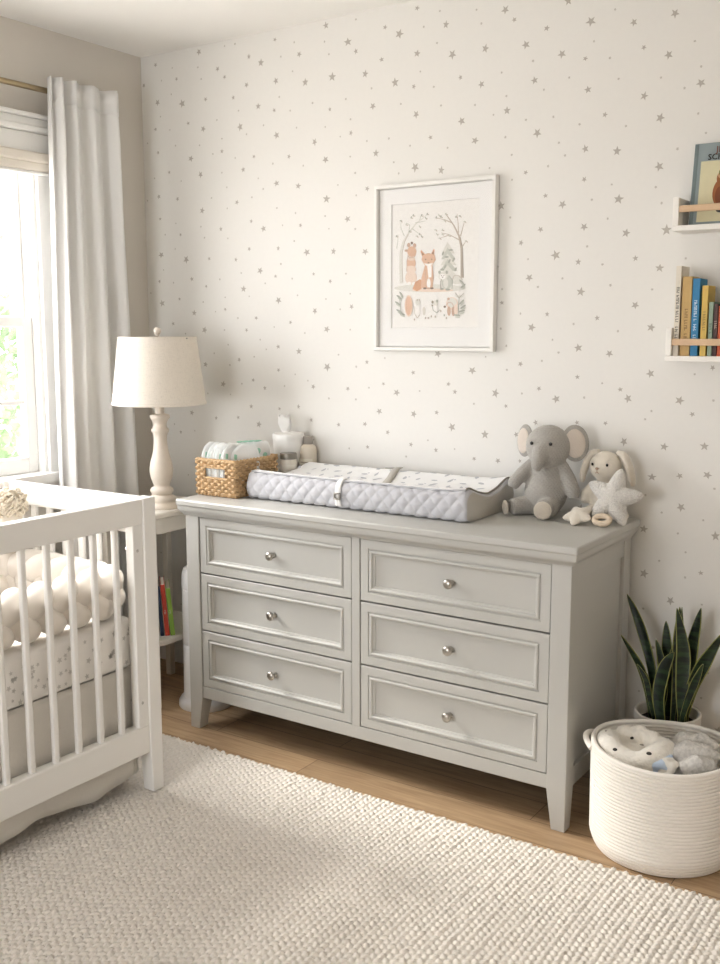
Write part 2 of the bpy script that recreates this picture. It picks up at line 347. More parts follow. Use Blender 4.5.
# ------------------------------------------------------------------ curtain and rod
RODX, RODZ = .062, 2.335
rod = thing('curtain_rod', 'thin brushed brass curtain rod above the window', 'curtain rod', (RODX, -1.2, RODZ))
BRASS = mat('antique_brass', '#a8987a', .35, 1, var=.04)
obj('pole', MB().tube([(RODX, -2.2, RODZ), (RODX, -.24, RODZ)], .0105, 16), BRASS, rod)
for y in (-.47, -2.0):
    obj('bracket', MB().tube([(.0, y, RODZ - .02), (.05, y, RODZ - .02), (RODX, y, RODZ - .012)], .006, 8).box(0, .006, y - .015, y + .015, RODZ - .05, RODZ + .015), BRASS, rod)
for y, s in ((-.24, 1), (-2.2, -1)):
    obj('finial', MB().ell((RODX, y + s * .01, RODZ), (.018, .02, .018)), BRASS, rod)
def curtain(label, y0, y1, yb0, yb1, group=None):
    c = thing('curtain', label, 'curtain', (RODX, (y0 + y1) / 2, .02))
    nz_, nu = 60, 150; z1 = RODZ + .04; z0 = .015
    P = []
    def shape(i, j, thick):
        t = i / (nz_ - 1); z = z1 + (z0 - z1) * t; u = j / (nu - 1)
        s = min(1, t / .08)
        w = u + .02 * math.sin(2 * PI * 2 * u + 3 * t) * t
        y = (y0 + (y1 - y0) * w) * (1 - t) + (yb0 + (yb1 - yb0) * w) * t
        uu = u ** .8
        ph = 2 * PI * 4.4 * (uu + .03 * math.sin(5 * u + 1.5 * t)) + .45 * math.sin(2.2 * t) + 2.2
        amp = (.023 + .007 * s) * (1 + .25 * math.sin(9 * u + 2 * t))
        g = math.sin(ph + .55 * math.sin(ph))
        x = RODX + .047 + amp * g + .003 * math.sin(17 * u + 9 * t) * s
        return (x + thick, y, z)
    for i in range(nz_): P.append([shape(i, j, 0) for j in range(nu)])
    b = MB(); b.grid(P)
    o = obj('fabric', b, mat('white_linen_curtain', '#f4f3f1', .85, var=.02, bump=('linen', 90, .25, .0008), trans=.22), c, smooth=80)
    md = o.modifiers.new('solid', 'SOLIDIFY'); md.thickness = .003; md.offset = 0
    # stitched heading tape
    Q = [[(lambda p: (p[0] + .004, p[1], p[2]))(shape(0, j, 0)) for j in range(nu)], [(lambda p: (p[0] + .004, p[1], p[2] - .085))(shape(0, j, 0)) for j in range(nu)]]
    o2 = obj('heading', MB().grid(Q), o.data.materials[0], c, smooth=80); md = o2.modifiers.new('solid', 'SOLIDIFY'); md.thickness = .002
    return c
curtain('white linen curtain gathered at the right side of the window', -.575, -.232, -.60, -.155)

# ------------------------------------------------------------------ dresser
xL, xR, yF, yB, DH = .6802, 2.1552, -.5217, -.022, .86
dr = thing('dresser', 'pale grey six-drawer dresser with tapered feet against the starry wall', 'dresser', ((xL + xR) / 2, (yF + yB) / 2, 0))
b = MB()
def slab_loops(e): return e
for z0, z1, o_ in ((.836, .86, .025),): b.box(xL - o_, xR + o_, yF - o_, yB + .008, z0, z1)
b2 = MB(); prof = [(.004, .800), (.006, .806), (.012, .812), (.018, .820), (.02, .828), (.02, .836)]
b2.loft([[(xL - o_, yF - o_, z), (xR + o_, yF - o_, z), (xR + o_, yB, z), (xL - o_, yB, z)] for o_, z in prof], True, True)
top = obj('top', b, GREY, dr, bevel=.006, seg=3)
obj('cove_moulding', b2, GREY, dr, smooth=60)
PW = .0607
def leg(x0, x1, y0, y1, inx, iny):
    """square post running from floor to top whose foot tapers on its inner faces"""
    tp = .018; zt = .125
    def lp(z, k):
        a0 = x0 + (tp * k if inx < 0 else 0); a1 = x1 - (tp * k if inx > 0 else 0); c0 = y0 + (tp * k if iny < 0 else 0); c1 = y1 - (tp * k if iny > 0 else 0)
        return [(a0, c0, z), (a1, c0, z), (a1, c1, z), (a0, c1, z)]
    return MB().loft([lp(0, 1), lp(zt, 0), lp(.805, 0)], True, True)
for (x0, x1, ix) in ((xL, xL + PW, 1), (xR - PW, xR, -1)):
    for (y0, y1, iy) in ((yF, yF + PW, 1), (yB - PW, yB, -1)):
        obj('leg', leg(x0, x1, y0, y1, ix, iy), GREY, dr, bevel=.0025)
xd0, xm1, xm2, xd1 = .7409, 1.4031, 1.4337, 2.0945
zr0, z4, z3, z2, z1 = .1215, .1655, .3796, .5925, .8000
b = MB().box(xd0, xd1, yF + .004, yF + .03, zr0, z4 + .0).box(xm1, xm2, yF + .003, yF + .03, z4, .806).box(xd0, xd1, yF + .006, yF + .03, z1 + .002, .83)
obj('face_frame', b, GREY, dr, bevel=.0015)
b = MB().box(xL + .034, xR - .034, yF + .045, yB - .006, zr0 + .01, .80)
obj('carcass', b, DARK, dr)
# recessed end panels with rails
for sx, xo in ((1, xR), (-1, xL)):
    a = lambda d0, d1: (xo - d1, xo - d0) if sx > 0 else (xo + d0, xo + d1)
    b = MB(); X = a(.012, .03); b.box(X[0], X[1], yF + PW, yB - PW, zr0, .82)
    X = a(.003, .02); b.box(X[0], X[1], yF + PW, yB - PW, zr0, zr0 + .06).box(X[0], X[1], yF + PW, yB - PW, .745, .82)
    obj('side_panel', b, GREY, dr, bevel=.002)
obj('back_panel', MB().box(xL + PW, xR - PW, yB - .006, yB, zr0, .82), GREY, dr)
SHEL = mat('drawer_paint', '#c0bfba', .42, var=.015, vscale=5)
G = .0028
def drawer(x0, x1, z0, z1):
    x0 += G; x1 -= G; z0 += G; z1 -= G; y = yF + .004
    R = []
    for i, d in ((0, .018), (0, .0015), (.0015, 0), (.0285, 0), (.0295, .0045), (.0335, .0045), (.0345, .0005), (.0375, -.0015), (.0415, -.0015), (.0445, .0015), (.0455, .007), (.0505, .0085), (.0515, .0115)):
        R.append((x0 + i, x1 - i, z0 + i, z1 - i, d))
    b = MB(); frames(b, R, y)
    d = obj('drawer', b, SHEL, dr, smooth=0)
    cx, cz = (x0 + x1) / 2, (z0 + z1) / 2
    k = MB(); prof = [(.0085, 0), (.009, .003), (.0055, .006), (.005, .014), (.007, .017), (.0135, .021), (.0155, .025), (.0150, .029), (.011, .0325), (.005, .034), (.0005, .0344)]
    n = 28; k.loft([[(cx + r * math.cos(2 * PI * j / n), y + .0115 - h, cz + r * math.sin(2 * PI * j / n)) for j in range(n)] for r, h in prof], True, True)
    kn = obj('knob', k, NICKEL, d, smooth=60); kn['label'] = 'round satin nickel knob'
for x0, x1 in ((xd0, xm1), (xm2, xd1)):
    for zz in ((z2, z1), (z3, z2), (z4, z3)): drawer(x0, x1, *zz)

# ------------------------------------------------------------------ changing pad
QUILT = mat('quilted_grey_cotton', '#c2c2c6', .85, var=.04, vscale=60, bump=('noise', 300, .2, .0008), sheen=.2)
QEND = mat('grey_cotton_end', '#b9b5ad', .85, var=.05, vscale=80, bump=('linen', 160, .35, .0008))
LINER = mat('white_muslin_liner', '#f3f3f3', .85, var=.015, bump=('noise', 160, .25, .001), sheen=.1)
LEAFP = mat('grey_leaf_print', '#c3c5cb', .8, var=.1, vscale=200)
px0, px1, py0, py1, pz = .868, 1.757, -.405, -.06, DH + .002
pad = thing('changing_pad', 'grey quilted changing pad with white leaf-print liner on the dresser', 'changing pad', ((px0 + px1) / 2, (py0 + py1) / 2, DH))
def pad_profile(n=150):
    W = py1 - py0; pts = []
    # bottom, front face up, ridge, concave top, ridge, back face
    key = [(0.02, 0.0), (.008, .004), (0, .016), (-.004, .045), (0, .075), (.01, .09), (.028, .096), (.05, .093), (.10, .078), (.16, .069), (W / 2, .067)]
    L = key + [(W - y, z) for y, z in reversed(key[:-1])]
    # resample evenly
    d = [0]
    for i in range(1, len(L)): d.append(d[-1] + math.hypot(L[i][0] - L[i - 1][0], L[i][1] - L[i - 1][1]))
    ys = np.interp(np.linspace(0, d[-1], n), d, [p[0] for p in L]); zs = np.interp(np.linspace(0, d[-1], n), d, [p[1] for p in L])
    for _ in range(4):
        ys[1:-1] = (ys[:-2] + 2 * ys[1:-1] + ys[2:]) / 4; zs[1:-1] = (zs[:-2] + 2 * zs[1:-1] + zs[2:]) / 4
    return list(zip(ys, zs)), d[-1]
prof, plen = pad_profile(); NP = len(prof)
def pad_pt(x, i, lift=0, quilt=True):
    y, z = prof[i]
    yn, zn = prof[min(i + 1, NP - 1)]; yp, zp = prof[max(i - 1, 0)]
    ty, tz = yn - yp, zn - zp; l = math.hypot(ty, tz) or 1; ny, nz = -tz / l, ty / l
    s = plen * i / (NP - 1); side = y < .03 or y > py1 - py0 - .03
    q = 0
    if quilt and side:
        a, c = x / .050, s / .056
        q = .0064 * min(1, (abs(math.sin(PI * (a + c) * .5 * 2)) * abs(math.sin(PI * (a - c) * .5 * 2))) ** .32) - .005
    else: q = .0012 * math.sin(40 * x + 30 * y) * math.sin(23 * x - 50 * y)
    e = min(x - px0, px1 - x); k = 1
    if e < .03: k = 1 - (1 - math.sqrt(max(0, 1 - (1 - e / .03) ** 2))) * .12
    W2 = (py1 - py0) / 2
    sag = .006 * math.sin((x - px0) * 5)
    ends = .012 * max(0, 1 - (px1 - x) / .16) ** 2 + .006 * max(0, 1 - (x - px0) / .12) ** 2
    yy = W2 + (y - W2) * (1 - (1 - k) * .35); zz = z * k
    if zz > .05: zz += ends * (zz - .05) / .05
    xx = x + .13 * max(0, yy) * max(0, 1 - (x - px0) / (px1 - px0))
    return (xx, py0 + yy + ny * (q + lift), pz + max(0, zz + nz * (q + lift)))
xs = [px0 + (px1 - px0) * i / 219 for i in range(220)]
b = MB(); loops = [[pad_pt(x, i) for i in range(NP)] for x in xs]
W = py1 - py0
nb = len(b.v); b.v += [p for l in loops for p in l]
for a in range(len(xs) - 1):
    for i in range(NP):
        j = (i + 1) % NP; y = prof[i][0]
        b.f.append((a * NP + i, a * NP + j, (a + 1) * NP + j, (a + 1) * NP + i)); b.mi.append(0)
b.m = 1; b.f.append(tuple(range(NP - 1, -1, -1))); b.mi.append(1); b.f.append(tuple((len(xs) - 1) * NP + i for i in range(NP))); b.mi.append(1)
pc = obj('quilted_cover', b, [QUILT, QEND], pad, smooth=60)
# liner over the hollow top
top_i = [i for i in range(NP) if .016 < prof[i][0] < W - .016 and prof[i][1] > .05]
xl = [px0 + .012 + (px1 - px0 - .024) * i / 109 for i in range(110)]
lp = [[pad_pt(x, i, .0035, False) for i in top_i] for x in xl]
b = MB(); b.grid(lp)
b.m = 1
def on_liner(x, y):
    i = min(range(NP), key=lambda k: abs(prof[k][0] - y) + (1 if prof[k][1] < .05 else 0)); q = pad_pt(x, i, .0047, False); return (x, py0 + y, q[2])
for gx in range(15):
    for gy in range(6):
        cx = px0 + .05 + gx * .058 + (gy % 2) * .028 + rng.uniform(-.008, .008); cy = .045 + gy * .052 + rng.uniform(-.008, .008)
        if cx > px1 - .04: continue
        a = rng.uniform(0, PI); l, w = rng.uniform(.012, .020), rng.uniform(.005, .0075)
        pts = [(cx + l * t * math.cos(a) - w * s * math.sin(a), cy + l * t * math.sin(a) + w * s * math.cos(a)) for t, s in ((-1, 0), (-.4, -1), (.4, -.8), (1, 0), (.4, .8), (-.4, 1))]
        b.poly([on_liner(*p) for p in pts])
        if (gx + gy) % 3 == 0:
            pts = [(cx + .012 + .004 * math.cos(t), cy + .01 + .004 * math.sin(t)) for t in (0, 1.2, 2.4, 3.6, 4.8)]
            b.poly([on_liner(*p) for p in pts])
ln = obj('liner', b, [LINER, LEAFP], pad, smooth=60, fixn=False); ln['label'] = 'white liner printed with small grey leaves'
PIPE = mat('grey_piping', '#a59f96', .8)
edge = [lp[-1][k] for k in range(len(top_i))]
obj('piping', MB().tube([(p[0], p[1], p[2]) for p in edge], .003, 8), PIPE, pad)
fi = top_i[0]
obj('piping', MB().tube([pad_pt(x, fi, .003, False) for x in xl], .0028, 8), QUILT, pad)
# strap down the front with its buckle
sx0 = at(339, 495, 'y', py0).x
fr = [i for i in range(6, NP) if prof[i][0] < .035 and i < NP // 2]
STRAP = mat('white_strap', '#e9e8e6', .7, bump=('linen', 200, .3, .0005))
b = MB(); b.grid([[pad_pt(sx0 + dx, i, .0065, False) for i in fr] for dx in (-.011, -.004, .004, .011)])
st = obj('strap', b, STRAP, pad); md = st.modifiers.new('s', 'SOLIDIFY'); md.thickness = .002
st['label'] = 'white strap down the front side'
zb = pz + .045; yb = py0 - .016
b = MB(); b.box(sx0 - .013, sx0 + .013, yb, yb + .006, zb - .012, zb - .007).box(sx0 - .013, sx0 + .013, yb, yb + .006, zb + .007, zb + .012).box(sx0 - .013, sx0 - .008, yb, yb + .006, zb - .012, zb + .012).box(sx0 + .008, sx0 + .013, yb, yb + .006, zb - .012, zb + .012)
obj('buckle', b, NICKEL, st, bevel=.0015)
# grey strap lying across the liner
P0 = at(385, 483, 'z', pz + .075); P1 = at(411, 467, 'z', pz + .085)
b = MB(); rows = []
for k in range(16):
    t = k / 15; x = P0.x + (P1.x - P0.x) * t; y = (P0.y + (P1.y - P0.y) * t) - py0
    y = min(max(y, .03), W - .004); q = on_liner(x, min(y, W - .02)); h = .006 * math.sin(PI * t)
    rows.append([(q[0] - .012, py0 + y - .006, q[2] + .002 + h), (q[0] + .012, py0 + y + .006, q[2] + .002 + h)])
b.grid(rows)
s2 = obj('strap', b, QEND, pad); md = s2.modifiers.new('s', 'SOLIDIFY'); md.thickness = .003; s2['label'] = 'grey strap lying across the liner'

# ------------------------------------------------------------------ wicker basket of diapers
WICK = mat('woven_seagrass', '#c9a77c', .65, var=.25, vscale=55, bump=('noise', 250, .4, .001))
bx0, bx1, by0, by1, bz0, bz1 = .655, .850, -.442, -.19, DH + .002, DH + .134
bk = thing('wicker_basket', 'honey-coloured woven basket with cut-out handles at the dresser left end', 'basket', ((bx0 + bx1) / 2, (by0 + by1) / 2, DH))
def perim(t, inset=0, taper=0):
    """point on a rounded rectangle outline, t in metres"""
    x0, x1, y0, y1 = bx0 + inset, bx1 - inset, by0 + inset, by1 - inset; w, d = x1 - x0, y1 - y0; P = 2 * (w + d); t %= P
    if t < w: return (x0 + t, y0), (0, -1)
    t -= w
    if t < d: return (x1, y0 + t), (1, 0)
    t -= d
    if t < w: return (x1 - t, y1), (0, 1)
    t -= w
    return (x0, y1 - t), (-1, 0)
PER = 2 * ((bx1 - bx0 - .012) + (by1 - by0 - .012)); NS = 52; pitch = PER / NS
rows = 11; rh = (bz1 - bz0 - .012) / rows
b = MB(); wf = bx1 - bx0 - .012
hz0, hz1 = bz0 + .066, bz0 + .105
def in_hole(t, z):
    front = wf * .24 < t < wf * .76
    back = (wf + by1 - by0 - .012 + wf * .24) < t < (wf + by1 - by0 - .012 + wf * .76)
    return (front or back) and hz0 < z < hz1
for r in range(rows):
    z = bz0 + .006 + rh * (r + .5); pts = []; segs = []
    n = NS * 5
    for k in range(n + 1):
        t = PER * k / n; (x, y), (nx, ny) = perim(t, .006)
        off = .0044 * math.cos(PI * t / pitch + PI * (r % 2))
        p = (x + nx * off, y + ny * off, z + .0008 * math.sin(37 * t + r))
        if in_hole(t % PER, z):
            if len(pts) > 1: segs.append(pts)
            pts = []
        else: pts.append(p)
    if len(pts) > 1: segs.append(pts)
    for sgm in segs: b.tube(sgm, rh * .56, 6, flat=.55, up=(0, 0, 1))
for k in range(NS):
    t = pitch * (k + .5); (x, y), _ = perim(t, .006)
    if in_hole(t, (hz0 + hz1) / 2): b.tube([(x, y, bz0), (x, y, hz0)], .0028, 6); b.tube([(x, y, hz1), (x, y, bz1 - .006)], .0028, 6)
    else: b.tube([(x, y, bz0), (x, y, bz1 - .006)], .0028, 6)
obj('weave', b, WICK, bk, smooth=60, fixn=False)
b = MB()
for ph in (0, PI):
    b.tube([(lambda P: (P[0][0] + P[1][0] * .003 * math.cos(t / .006 + ph), P[0][1] + P[1][1] * .003 * math.cos(t / .006 + ph), bz1 - .003 + .003 * math.sin(t / .006 + ph)))(perim(t, .006)) for t in np.linspace(0, PER, 340)[:-1]], .0055, 6, closed=True)
for sgn, yy in ((0, by0 + .005), (1, by1 - .005)):
    xa, xb = bx0 + .006 + wf * .23, bx0 + .006 + wf * .77
    b.tube([(xa, yy, hz0), (xb, yy, hz0), (xb, yy, hz1), (xa, yy, hz1)], .005, 6, closed=True)
obj('rim', b, WICK, bk, smooth=60, fixn=False)
obj('bottom', MB().box(bx0 + .008, bx1 - .008, by0 + .008, by1 - .008, bz0, bz0 + .005), WICK, bk)

DIA = mat('white_diaper', '#eceeed', .8, var=.02, bump=('noise', 120, .3, .001), sheen=.2); MINT = mat('mint_print', '#9fd0bb', .8, var=.08)
def diaper_mesh(w, h, t, seed):
    """folded diaper standing on edge: outline in local y-z, bulging sheet layers along x"""
    r_ = np.random.default_rng(seed); b = MB(); n = 44
    def outline(k, s):
        pts = []
        for j in range(n):
            a = 2 * PI * j / n; c, s_ = math.cos(a), math.sin(a)
            e = .55 if s_ > 0 else .3
            y = w / 2 * math.copysign(abs(c) ** (e + .15), c); z = h / 2 + h / 2 * math.copysign(abs(s_) ** e, s_)
            y *= s; z = h / 2 + (z - h / 2) * (1 - (1 - s) * .5)
            z += .003 * math.sin(5 * y / w * PI + seed) * (s_ > 0)
            pts.append((k + .0012 * math.sin(7 * a + seed), y, z))
        return pts
    L = []
    for k, s in ((-1, .80), (-.8, .93), (-.45, .985), (-.3, .955), (-.1, .99), (.1, 1), (.3, .96), (.45, .985), (.8, .93), (1, .8)): L.append(outline(k * t / 2, s))
    b.loft(L, True, True); return b
dz = DH + .010
first = thing('diaper', 'x', 'diaper', (0, 0, 0), 0, 'folded white diapers in the wicker basket')
obj('folded_pad', diaper_mesh(.118, .182, .0165, 3), DIA, first, local=True, smooth=50)
obj('waist_tab', MB().box(-.0092, .0092, -.050, -.038, .13, .15), MINT, first, local=True, bevel=.002)
xs_ = [.6765, .694, .7115, .729, .7465, .764, .7815]
names = ['leftmost', 'second from left', 'third from left', 'fourth from left', 'fifth from left', 'sixth from left', 'seventh from left']
for i, x in enumerate(xs_):
    lab = 'folded white diaper at the front of the basket, ' + names[i] + ' of the row'
    loc = (x, -.374 + .005 * (i % 2), dz - .003 * (i % 3)); rot = (0, .05 + .015 * (i % 3), .06 - .02 * i)
    if i == 0: first.location = loc; first.rotation_euler = rot; first['label'] = lab
    else: dup(first, loc, rot, lab)
lastd = dup(first, (.817, -.348, dz - .004), (0, .04, -.38), 'folded white diaper turned outward at the right front of the basket')
# mint printed diapers behind
pf = thing('printed_diaper', 'x', 'diaper', (0, 0, 0), 0, 'mint-printed diapers at the back of the basket')
obj('folded_pad', diaper_mesh(.09, .190, .022, 9), DIA, pf, local=True, smooth=50)
b = MB()
for k in range(5):
    b.ell((.0112 * (1 if k % 2 else -1), -.03 + .015 * k, .135 + .018 * (k % 3)), (.0018, .010, .011), nu=12, nv=6)
b.ell((0, -.012, .189), (.010, .02, .003), nu=12, nv=6)
obj('print', b, MINT, pf, local=True)
for i, (x, rz, lab) in enumerate(((.705, .15, 'mint-printed folded diaper at back left of the wicker basket'), (.735, .05, 'mint-printed folded diaper second from left in the back row of the basket'), (.765, -.1, 'mint-printed folded diaper third from left in the back row of the basket'), (.80, -.3, 'mint-printed folded diaper at the back right of the wicker basket'))):
    loc = (x, -.245, dz - .016 + .003 * i); rot = (0, .05, rz)
    if i == 0: pf.location = loc; pf.rotation_euler = rot; pf['label'] = lab
    else: dup(pf, loc, rot, lab)

# ------------------------------------------------------------------ wipes tub, jar, bottle behind the basket
PLAST = mat('white_plastic', '#f0efeb', .35, var=.01)
c = at(288.5, 445, 'y', -.0735); cx, cy = c.x, -.0735
wt = thing('wipes_tub', 'white round wipes tub with a tissue standing out of its lid', 'wipes tub', (cx, cy, DH))
obj('tub', MB().lathe([(.040, 0), (.043, .004), (.045, .03), (.050, .10), (.055, .118), (.0565, .13), (.058, .15), (.059, .18), (.059, .183)], (cx, cy, DH), 44), PLAST, wt)
obj('lid', MB().lathe([(.0605, .180), (.0615, .184), (.0615, .199), (.0605, .203), (.055, .2055), (.02, .2075), (.0175, .211), (.001, .2115)], (cx, cy, DH), 44), PLAST, wt)
b = MB(); T = []
for i in range(12):
    t = i / 11; row = []
    for j in range(25):
        a = 2 * PI * j / 24; r = .010 + .020 * math.sin(min(1, t * 1.25) * PI * .62) * (1 - .25 * t)
        r *= 1 + .22 * math.sin(3 * a + 4 * t) * t
        row.append((cx - .016 + r * math.cos(a) * 1.05, cy + r * math.sin(a) * .55, DH + .205 + .072 * t - .012 * t * math.sin(a * 2 + .5) ** 2))
    T.append(row)
b.grid(T); b.poly([p for p in T[-1][:-1]])
obj('tissue', b, mat('tissue_paper', '#f4f3f1', .9, trans=.3, bump=('noise', 80, .4, .002)), wt, smooth=70)
c = at(289.5, 462, 'y', -.155); cx, cy = c.x - .005, -.155
GLZ = mat('cream_jar_glaze', '#d9d3c6', .3, var=.03)
j = thing('cream_jar', 'squat cream jar with a grey metal lid in front of the wipes tub', 'jar', (cx, cy, DH))
obj('jar_body', MB().lathe([(.027, 0), (.030, .003), (.031, .012), (.031, .112), (.029, .119)], (cx, cy, DH), 40), GLZ, j)
obj('lid', MB().lathe([(.0315, .118), (.032, .120), (.032, .137), (.031, .140), (.001, .141)], (cx, cy, DH), 40), mat('pewter_lid', '#8f8a80', .35, .8, var=.05), j)
obj('paper_band', MB().lathe([(.0314, .03), (.0314, .098)], (cx, cy, DH), 40, cap=False), mat('paper_band', '#e6e2d8', .7), j)
c = at(307, 455, 'y', -.042); cx, cy = c.x + .004, -.042
bt = thing('lotion_bottle', 'small beige lotion bottle with a grey cap beside the jar', 'bottle', (cx, cy, DH))
obj('bottle_body', MB().lathe([(.031, 0), (.034, .004), (.035, .02), (.035, .13), (.0335, .148), (.028, .158), (.018, .163), (.016, .166)], (cx, cy, DH), 40), mat('beige_bottle', '#ddd3c2', .35, var=.02), bt)
obj('cap', MB().lathe([(.0185, .164), (.019, .166), (.019, .191), (.017, .194), (.001, .1945)], (cx, cy, DH), 32), mat('grey_cap', '#a39c93', .45), bt)
b = MB(); n = 20
b.grid([[(cx + .0353 * math.cos(a), cy + .0353 * math.sin(a), DH + z) for a in np.linspace(-2.6, -.4, n)] for z in (.04, .11)])
b.m = 1
for k, w in enumerate((.5, .8, .65, .4)): b.grid([[(cx + .0356 * math.cos(a), cy + .0356 * math.sin(a), DH + .095 - .013 * k + z) for a in np.linspace(-1.35 - w, -1.35 + w, 12)] for z in (0, .003)])
obj('paper_sticker', b, [mat('cream_sticker', '#eee8da', .6), mat('sticker_ink', '#a08f78', .6)], bt)

# ------------------------------------------------------------------ plush toys
KNIT = mat('grey_knit', '#aaa69f', .95, var=.14, vscale=200, bump=('knit', 55, .4, .004), sheen=.3)
KNITL = mat('pale_sole_knit', '#c9c0b2', .95, var=.06, vscale=160, bump=('knit', 75, .4, .003), sheen=.3)
EARIN = mat('cream_ear_felt', '#d3c8bc', .95, var=.04, vscale=90, bump=('knit', 75, .3, .002), sheen=.3)
CREAM = mat('cream_plush', '#e0d8ca', .95, var=.05, vscale=120, bump=('voronoi', 260, .3, .002), sheen=.4)
BLACK = mat('black_bead', '#1d1a18', .2)
PINKN = mat('tan_stitch', '#b59a86', .8)
ex, ey = at(546, 513, 'z', DH).x, -.118
el = thing('plush_elephant', 'grey knitted toy elephant sitting upright against the wall', 'plush toy', (ex + .010, ey, DH), .17)
S = 1.0
b = MB()
b.ell((0, .01, .076), (.071, .062, .078)); b.ell((0, .014, .135), (.055, .05, .055))   # body
b.ell((.006, .0, .226), (.073, .066, .070)); b.ell((.004, -.02, .205), (.055, .05, .045))
b.tube([(-.002, -.045, .222), (-.004, -.070, .205), (-.007, -.082, .183), (-.010, -.084, .165), (-.012, -.083, .157)], [.030, .026, .021, .017, .014], 14)
b.tube([(-.045, .01, .168), (-.075, -.01, .135), (-.098, -.02, .105), (-.106, -.024, .088)], [.020, .022, .0225, .017], 14)
b.tube([(.048, .01, .168), (.076, -.005, .125), (.093, -.012, .085), (.097, -.016, .062)], [.020, .023, .0235, .018], 14)
b.tube([(-.035, .0, .034), (-.072, -.026, .030), (-.100, -.048, .028)], [.034, .030, .0275], 16)
b.tube([(.02, -.01, .036), (.022, -.06, .034), (.020, -.092, .034)], [.036, .034, .034], 16)
o = fuse(obj('body', b, KNIT, el, local=True), .0042, 5)
def ear(sx, c, rx, rz, yaw, roll):
    R = rotm(0, roll, yaw)
    e = MB().ell(c, (rx, .011, rz), R, 32, 16); q = obj('ear', e, KNIT, el, local=True)
    f = R @ Vector((0, -.0085, 0))
    i = MB().ell(Vector(c) + f, (rx * .74, .006, rz * .78), R, 28, 12); ii = obj('inner_ear', i, EARIN, q, local=True); ii['label'] = 'cream felt inside of the ear'
ear(-1, (-.074, .012, .240), .038, .054, -.62, .12)
ear(1, (.090, .012, .238), .044, .060, .22, -.10)
for x in (-.034, .028): obj('eye', MB().ell((x, -.0585 - .0045 * (x > 0), .240), (.0058, .004, .0058), None, 14, 8), BLACK, el, local=True)
def sole(c, d, r):
    d = Vector(d).normalized(); R = d.to_track_quat('Z', 'Y').to_matrix()
    so = obj('sole', MB().ell(c, (r, r, .007), R, 24, 10), KNITL, el, local=True); so['label'] = 'pale knitted foot sole'
sole((-.1165, -.0605, .0275), (-.033, -.026, 0), .0235); sole((.0200, -.1135, .034), (-.0, -.05, .006), .029)

bxx, byy = at(604, 518, 'z', DH).x + .006, -.068
rb = thing('plush_bunny', 'cream lop-eared toy rabbit sitting behind the knitted star', 'plush toy', (bxx, byy, DH))
b = MB()
b.ell((0, .008, .062), (.058, .045, .066)); b.ell((0, .006, .112), (.036, .032, .04)); b.ell((-.004, -.006, .170), (.051, .045, .048))
b.ell((-.012, -.040, .160), (.022, .014, .018))
b.tube([(-.04, .0, .11), (-.065, -.012, .075), (-.062, -.025, .05)], [.015, .018, .016], 12)
b.tube([(.04, .0, .11), (.062, -.01, .075), (.066, -.02, .05)], [.015, .018, .016], 12)
b.tube([(.03, -.005, .024), (.06, -.04, .022), (.078, -.052, .024)], [.024, .022, .020], 14)
b.tube([(-.03, -.005, .024), (-.04, -.035, .022), (-.045, -.05, .022)], [.024, .022, .018], 14)
fuse(obj('body', b, CREAM, rb, local=True), .004, 5)
for sx in (-1, 1):
    pts = [(.030 * sx, .004, .212), (.052 * sx, .004, .208), (.070 * sx, .0, .175), (.080 * sx + .004 * (sx > 0), -.004, .135), (.080 * sx + .008 * (sx > 0), -.006, .112)]
    P = []
    for k in range(21):
        t = k / 20 * 4; i = min(3, int(t)); f = t - i; P.append(Vector(pts[i]).lerp(Vector(pts[i + 1]), f))
    for _ in range(3): P = [P[0]] + [(P[i - 1] + P[i] * 2 + P[i + 1]) / 4 for i in range(1, 20)] + [P[-1]]
    rr = [.009 + .012 * math.sin(PI * min(1, .15 + .8 * k / 20)) for k in range(21)]; rr[-1] = .008
    obj('ear', MB().tube(P, rr, 14, flat=.6, up=(0, 1, 0)), CREAM, rb, local=True, smooth=80)
for x in (-.032, .016): obj('eye', MB().ell((x, -.0475, .178), (.0042, .003, .0046), None, 12, 8), BLACK, rb, local=True)
obj('nose', MB().ell((-.014, -.0545, .166), (.006, .003, .0042), None, 12, 8), PINKN, rb, local=True)
obj('mouth', MB().tube([(-.014, -.0545, .162), (-.014, -.0545, .155), (-.02, -.052, .151)], .0012, 6).tube([(-.014, -.0545, .155), (-.008, -.053, .151)], .0012, 6), PINKN, rb, local=True)

def star_mesh(R, k, th, a0, n=120, rings=18):
    """puffed five-pointed star in local x-z, arms rounded at their tips"""
    b = MB(); A = np.linspace(0, 2 * PI, n, endpoint=False)
    d = np.abs((((A - a0) / (2 * PI / 5)) % 1) - .5) * 2
    rad = R * (k + (1 - k) * d ** 1.35)
    for _ in range(5): rad = (np.roll(rad, 1) + 2 * rad + np.roll(rad, -1)) / 4
    F = []
    for s in (1, -1):
        rows_ = []
        for i in range(rings + 1):
            q = i / rings; row = []
            qq = math.sin(q * PI / 2)
            for j in range(n):
                r = rad[j] * qq; core = 1 - .45 * min(1, r / R) ** 1.2
                h = th * math.sqrt(max(0, 1 - qq ** 2.4)) * core
                row.append((r * math.sin(A[j]), -s * h, r * math.cos(A[j])))
            rows_.append(row)
        F.append(rows_)
    b.loft(F[0] + list(reversed(F[1]))[1:], True, False)
    return b
STARK = mat('speckled_white_knit', '#d6d2cb', .95, var=.22, vscale=260, bump=('voronoi', 190, .7, .004), sheen=.3)
c = at(613, 498, 'y', -.165)
st = obj('star_cushion', star_mesh(.100, .47, .030, .15), STARK, smooth=80)
st.location = (c.x, -.158, DH + .084); st.rotation_euler = (math.radians(-14), 0, 0)
tag(st, 'speckled white knitted star cushion leaning on the toy rabbit', 'star cushion')
c = at(579, 514, 'y', -.20)
